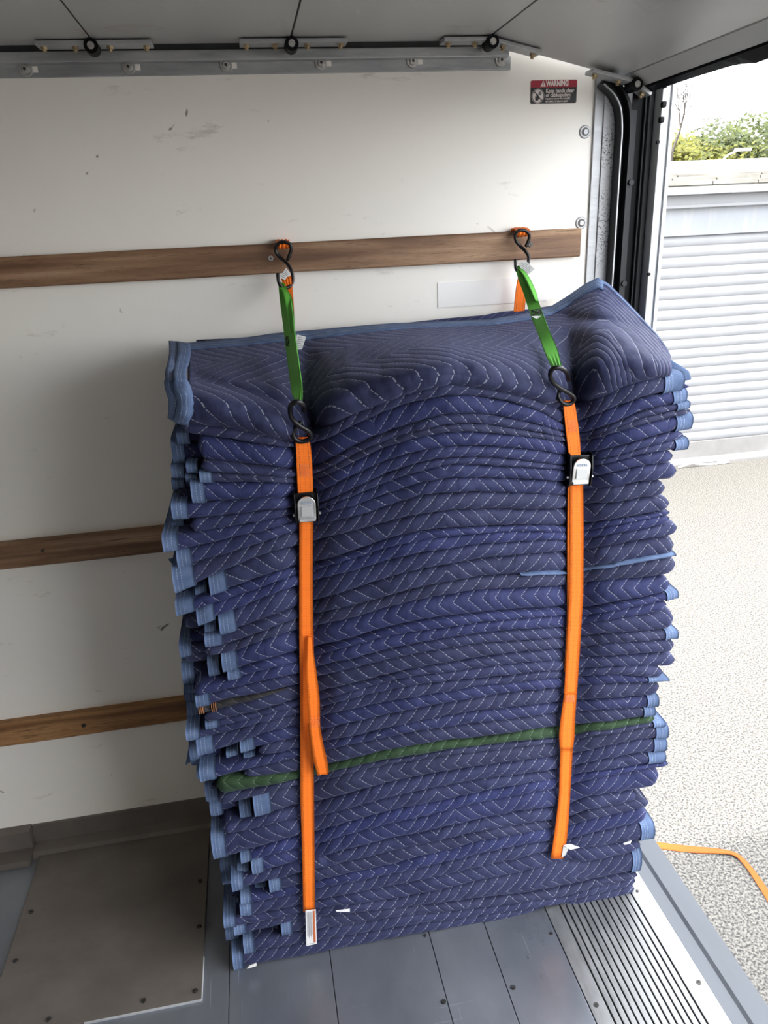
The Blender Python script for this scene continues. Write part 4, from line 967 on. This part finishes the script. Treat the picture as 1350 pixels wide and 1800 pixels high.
# printed label at the strap foot
lab = [(537, 1601), (555, 1599), (557, 1659), (538.5, 1663)]
Yl = ys(545, 1600)-.001
P = [at(x, y, Yl) for x, y in lab]
lb = extrude_poly('strap_label', P, (0, .001, 0), PAPER, st[0], label='white printed label on the strap end')
def quad_on(P, u0, v0, u1, v1, name, m, parent, dy=-.0004):
    f = lambda u, v: (P[0].lerp(P[1], u)).lerp(P[3].lerp(P[2], u), v)+Vector((0, dy, 0))
    return mesh(name, [f(u0, v0), f(u1, v0), f(u1, v1), f(u0, v1)], [(0, 1, 2, 3)], m, parent)
quad_on(P, .70, .02, .90, .93, 'print_band', INKR, lb)
for k in range(7): quad_on(P, .14+k*.075, .04, .14+k*.075+.028, .70+.04*(k % 3), 'print_line', INK, lb)
quad_on(P, .10, .95, .90, .96, 'print_line', INK, lb)
# white tag flaring from the right strap's foot
tagpaper('foot_tag', [(991, 1486), (1003, 1484), (1019, 1490), (1003, 1494)], ys(990, 1490)-.004, None, None, parent=st[1])
tagpaper('foot_tag', [(990, 1488), (1000, 1491), (994, 1503), (987, 1508)], ys(990, 1490)-.003, None, None, parent=st[1], m=mat('grey_tag', (.5, .49, .48), .7)[0])

# green loops
def green(parent, Lpx, Rpx, Ysq, yo=0, name='green_loop'):
    return ribbon(name, [at(x, y, Y+yo) for (x, y), Y in zip(Lpx, Ysq)], [at(x, y, Y+yo) for (x, y), Y in zip(Rpx, Ysq)], GREENW, parent, th=.0022, sub=8, across=13, crimp=lambda q: .0022*max(0, (q-.88)/.12)+.0012*max(0, 1-q*9), label='bright green webbing loop')
green(st[0], [(489, 497), (491, 520), (497, 564), (503, 613), (509, 660), (513, 690), (519, 709)], [(499, 497), (509, 518), (514, 544), (519, 589), (526, 640), (531, 680), (531, 709)], [1.618, 1.575, 1.50, 1.40, 1.29, 1.22, 1.165])
ribbon('green_twist', [at(x, y, Y) for x, y, Y in ((490, 504, 1.612), (498, 520, 1.56), (503, 550, 1.50), (512, 585, 1.42))], [at(x, y, Y) for x, y, Y in ((497, 500, 1.612), (512, 522, 1.565), (517, 556, 1.49), (518, 592, 1.41))], GREENW, st[0], th=.0022, label='bright green webbing loop')
green(st[1], [(906, 470), (911, 490), (920, 515), (930, 547), (946, 588), (957, 618), (970, 647)], [(913, 466), (926, 486), (938, 508), (949, 536), (963, 574), (979, 612), (988, 647)], [1.612, 1.57, 1.52, 1.45, 1.33, 1.25, 1.165])
ribbon('green_twist', [at(x, y, Y) for x, y, Y in ((909, 472, 1.608), (920, 484, 1.56), (931, 506, 1.50), (940, 528, 1.46))], [at(x, y, Y) for x, y, Y in ((914, 468, 1.608), (930, 488, 1.565), (941, 512, 1.51), (946, 530, 1.46))], GREENW, st[1], th=.0022, label='bright green webbing loop')
def xbox(parent, pts, Y):
    P = [at(x, y, Yq) for (x, y), Yq in zip(pts, Y)]
    for a, b in ((0, 1), (1, 2), (2, 3), (3, 0), (0, 2), (1, 3)): tube('stitch_box', [P[a], P[b]], .0009, STBLK, parent, sub=1, seg=5)
    for k in range(1, 4):
        a = P[0].lerp(P[3], k/4); b = P[1].lerp(P[2], k/4); tube('stitch_box', [a, b], .0007, STBLK, parent, sub=1, seg=5)
xbox(st[0], [(502, 593), (513, 590), (515, 606), (504, 608)], [1.425, 1.425, 1.392, 1.392])
xbox(st[1], [(933, 545), (950, 543), (953, 552), (936, 555)], [1.422, 1.422, 1.40, 1.40])
P = [(934, 556), (954, 555), (951, 566), (944, 561)]
extrude_poly('loop_tag', [at(x, y, 1.392) for x, y in P], (0, .001, 0), PAPER, st[1])
# orange tails behind, dropping down between stack and wall
ribbon('rear_webbing', [at(x, y, Y) for x, y, Y in ((494, 490, 1.612), (503, 515, 1.622), (509, 550, 1.632), (512, 590, 1.640), (513, 640, 1.645))], [at(x, y, Y) for x, y, Y in ((512, 485, 1.612), (515, 515, 1.622), (517, 550, 1.632), (518, 590, 1.640), (519, 640, 1.645))], ORANGE, st[0], crimp=lambda q: .0016*max(0, 1-q*3), across=13)
ribbon('rear_webbing', [at(x, y, Y) for x, y, Y in ((915, 474, 1.612), (909, 495, 1.622), (905, 525, 1.632), (902, 560, 1.640), (899, 600, 1.645))], [at(x, y, Y) for x, y, Y in ((926, 474, 1.612), (927, 490, 1.622), (924, 525, 1.632), (921, 560, 1.640), (919, 600, 1.645))], ORANGE, st[1], crimp=lambda q: .0010*max(0, 1-q*4), across=13)
# soft orange loops over the top slat
for r_, xa, xb, yy in ((st[0], 486, 509, 428), (st[1], 906, 929, 407)):
    zt0 = at(xa, yy-4, 1.65).z; ps = []
    A, Bv = at(xa, yy, 1.65), at(xb, yy, 1.65)
    prof = [(W-.002, -.008), (W-.003, .003), (W-.010, .005), (1.654, .004), (1.646, .001), (1.640, -.003), (1.643, -.008), (1.652, -.010)]
    zt = z1a[0] if True else 0
    Lq = [Vector((A.x, y, zt+z)) for y, z in prof]; Rq = [Vector((Bv.x, y, zt+z)) for y, z in prof]
    ribbon('slat_loop', Lq, Rq, ORANGE, r_, crimp=lambda q: .0015, across=15, th=.003)
# S-hooks
def hook(parent, pts, Ys_, r=.0036):
    return tube('s_hook', [at(x, y, Yq) for (x, y), Yq in zip(pts, Ys_)], r, BLACK, parent, sub=6, seg=10, label='black coated wire hook')
h1 = [(505, 458), (511, 442), (511, 431), (503, 426), (492, 426), (485, 434), (485, 443), (493, 453), (505, 464), (513, 478), (514, 495), (507, 505), (496, 505), (490, 496), (488, 480)]
hook(st[0], h1, [1.640, 1.640, 1.639, 1.638, 1.638, 1.639, 1.640, 1.640, 1.632, 1.628, 1.624, 1.614, 1.604, 1.600, 1.600])
h2 = [(924, 434), (930, 420), (929, 410), (921, 405), (911, 406), (906, 413), (907, 423), (914, 432), (923, 441), (929, 451), (928, 463), (923, 473), (913, 478), (907, 472), (906, 455)]
hook(st[1], h2, [1.640, 1.640, 1.639, 1.638, 1.638, 1.639, 1.640, 1.640, 1.632, 1.628, 1.624, 1.614, 1.604, 1.600, 1.600])
h3 = [(534, 722), (533, 712), (522, 706), (512, 712), (510, 724), (514, 737), (526, 748), (541, 757), (547, 766), (540, 774), (528, 776), (518, 771), (515, 760), (522, 748), (530, 742)]
hook(st[0], h3, [1.185, 1.172, 1.165, 1.168, 1.176, 1.184, 1.188, 1.192, 1.198, 1.201, 1.201, 1.200, 1.200, 1.200, 1.203], .0042)
h4 = [(999, 668), (996, 655), (985, 647), (972, 648), (967, 659), (972, 672), (984, 682), (1000, 691), (1009, 699), (1006, 707), (997, 711), (987, 707), (981, 695), (985, 683)]
hook(st[1], h4, [1.200, 1.176, 1.165, 1.166, 1.172, 1.180, 1.186, 1.192, 1.196, 1.198, 1.198, 1.198, 1.200, 1.203], .0040)
# tags hanging at the top hooks
tagpaper('hook_tag', [(503, 471), (510, 480), (501, 492), (491, 488)], 1.592, None, None, 5, parent=st[0])
tagpaper('hook_tag', [(910, 463), (924, 458), (940, 473), (925, 486)], 1.596, None, None, 7, parent=st[1], m=mat('aged_tag', (.45, .45, .43), .6)[0])
# cam buckles
def buckle(parent, cx, cy, w_, skew):
    Y = ys(cx, cy); c = at(cx, cy, Y); s = 1/FPX*c.length; hh = 22*s; ww = w_*s/2
    loc = Matrix.Translation(c+Vector((0, 0, 0))) @ Matrix.Rotation(skew, 4, 'Y')
    root_b = box('buckle_frame', (-ww, -.004, -hh), (ww, .004, hh), BLACK, parent, .0015, mt=loc, label='black steel buckle frame')
    for sd in (-1, 1):
        prof = [(-.012, -hh*1.0), (-.016, -hh*.7), (-.016, hh*.2), (-.010, hh*1.0), (-.004, hh*1.15), (.010, hh*1.15), (.012, hh*.8), (.010, -hh*.9), (.004, -hh*1.1)]
        bm = bmesh.new(); vs_ = [bm.verts.new(loc @ Vector((sd*(ww+.0012)-.0011, y, z))) for y, z in prof]; f = bm.faces.new(vs_)
        r = bmesh.ops.extrude_face_region(bm, geom=[f]); bmesh.ops.translate(bm, vec=loc.to_3x3() @ Vector((.0022, 0, 0)), verts=[v for v in r['geom'] if isinstance(v, bmesh.types.BMVert)])
        bm_obj('side_plate', bm, BLACK, root_b, .0006)
        bm = bmesh.new(); add_cyl(bm, loc @ Vector((sd*(ww+.001), -.010, -hh*.35)), loc @ Vector((sd*(ww+.0055), -.010, -hh*.35)), .0026, seg=12); bm_obj('buckle_pin', bm, BOLT, root_b)
    lw = ww*.84; pts = [Vector((-lw, -.014, -hh*.72)), Vector((lw, -.014, -hh*.72)), Vector((lw, -.016, hh*.35))]
    for k in range(9):
        a = math.pi*k/8; pts.append(Vector((lw*math.cos(a), -.016, hh*.40+lw*.85*math.sin(a))))
    pts.append(Vector((-lw, -.016, hh*.35)))
    lev = extrude_poly('thumb_lever', [loc @ p for p in pts], loc.to_3x3() @ Vector((0, .004, 0)), CHROME, root_b, .0010, label='shiny cast metal thumb lever')
    box('lever_window', (-lw*.62, -.0172, -hh*.42), (lw*.62, -.0155, hh*.25), mat('window_grey', (.55, .57, .58), .35, .5)[0], lev, .0005, mt=loc)
    box('lever_lip', (-lw*.9, -.0175, -hh*.78), (lw*.9, -.010, -hh*.60), CHROME, lev, .001, mt=loc)
    # row of small embossed characters, too worn to read
    for k in range(6):
        x0 = -lw*.62+k*lw*.21; box('embossed_mark', (x0, -.0172, hh*.40), (x0+lw*.13, -.0158, hh*.40+lw*.26), INKB, lev, mt=loc)
        box('embossed_mark', (x0+lw*.035, -.0175, hh*.42+lw*.05*(k % 3)), (x0+lw*.10, -.0160, hh*.44+lw*.05*(k % 3)+lw*.04), CHROME, lev, mt=loc)
buckle(st[0], 538, 891, 30, .02); buckle(st[1], 1016, 826, 30, .05)
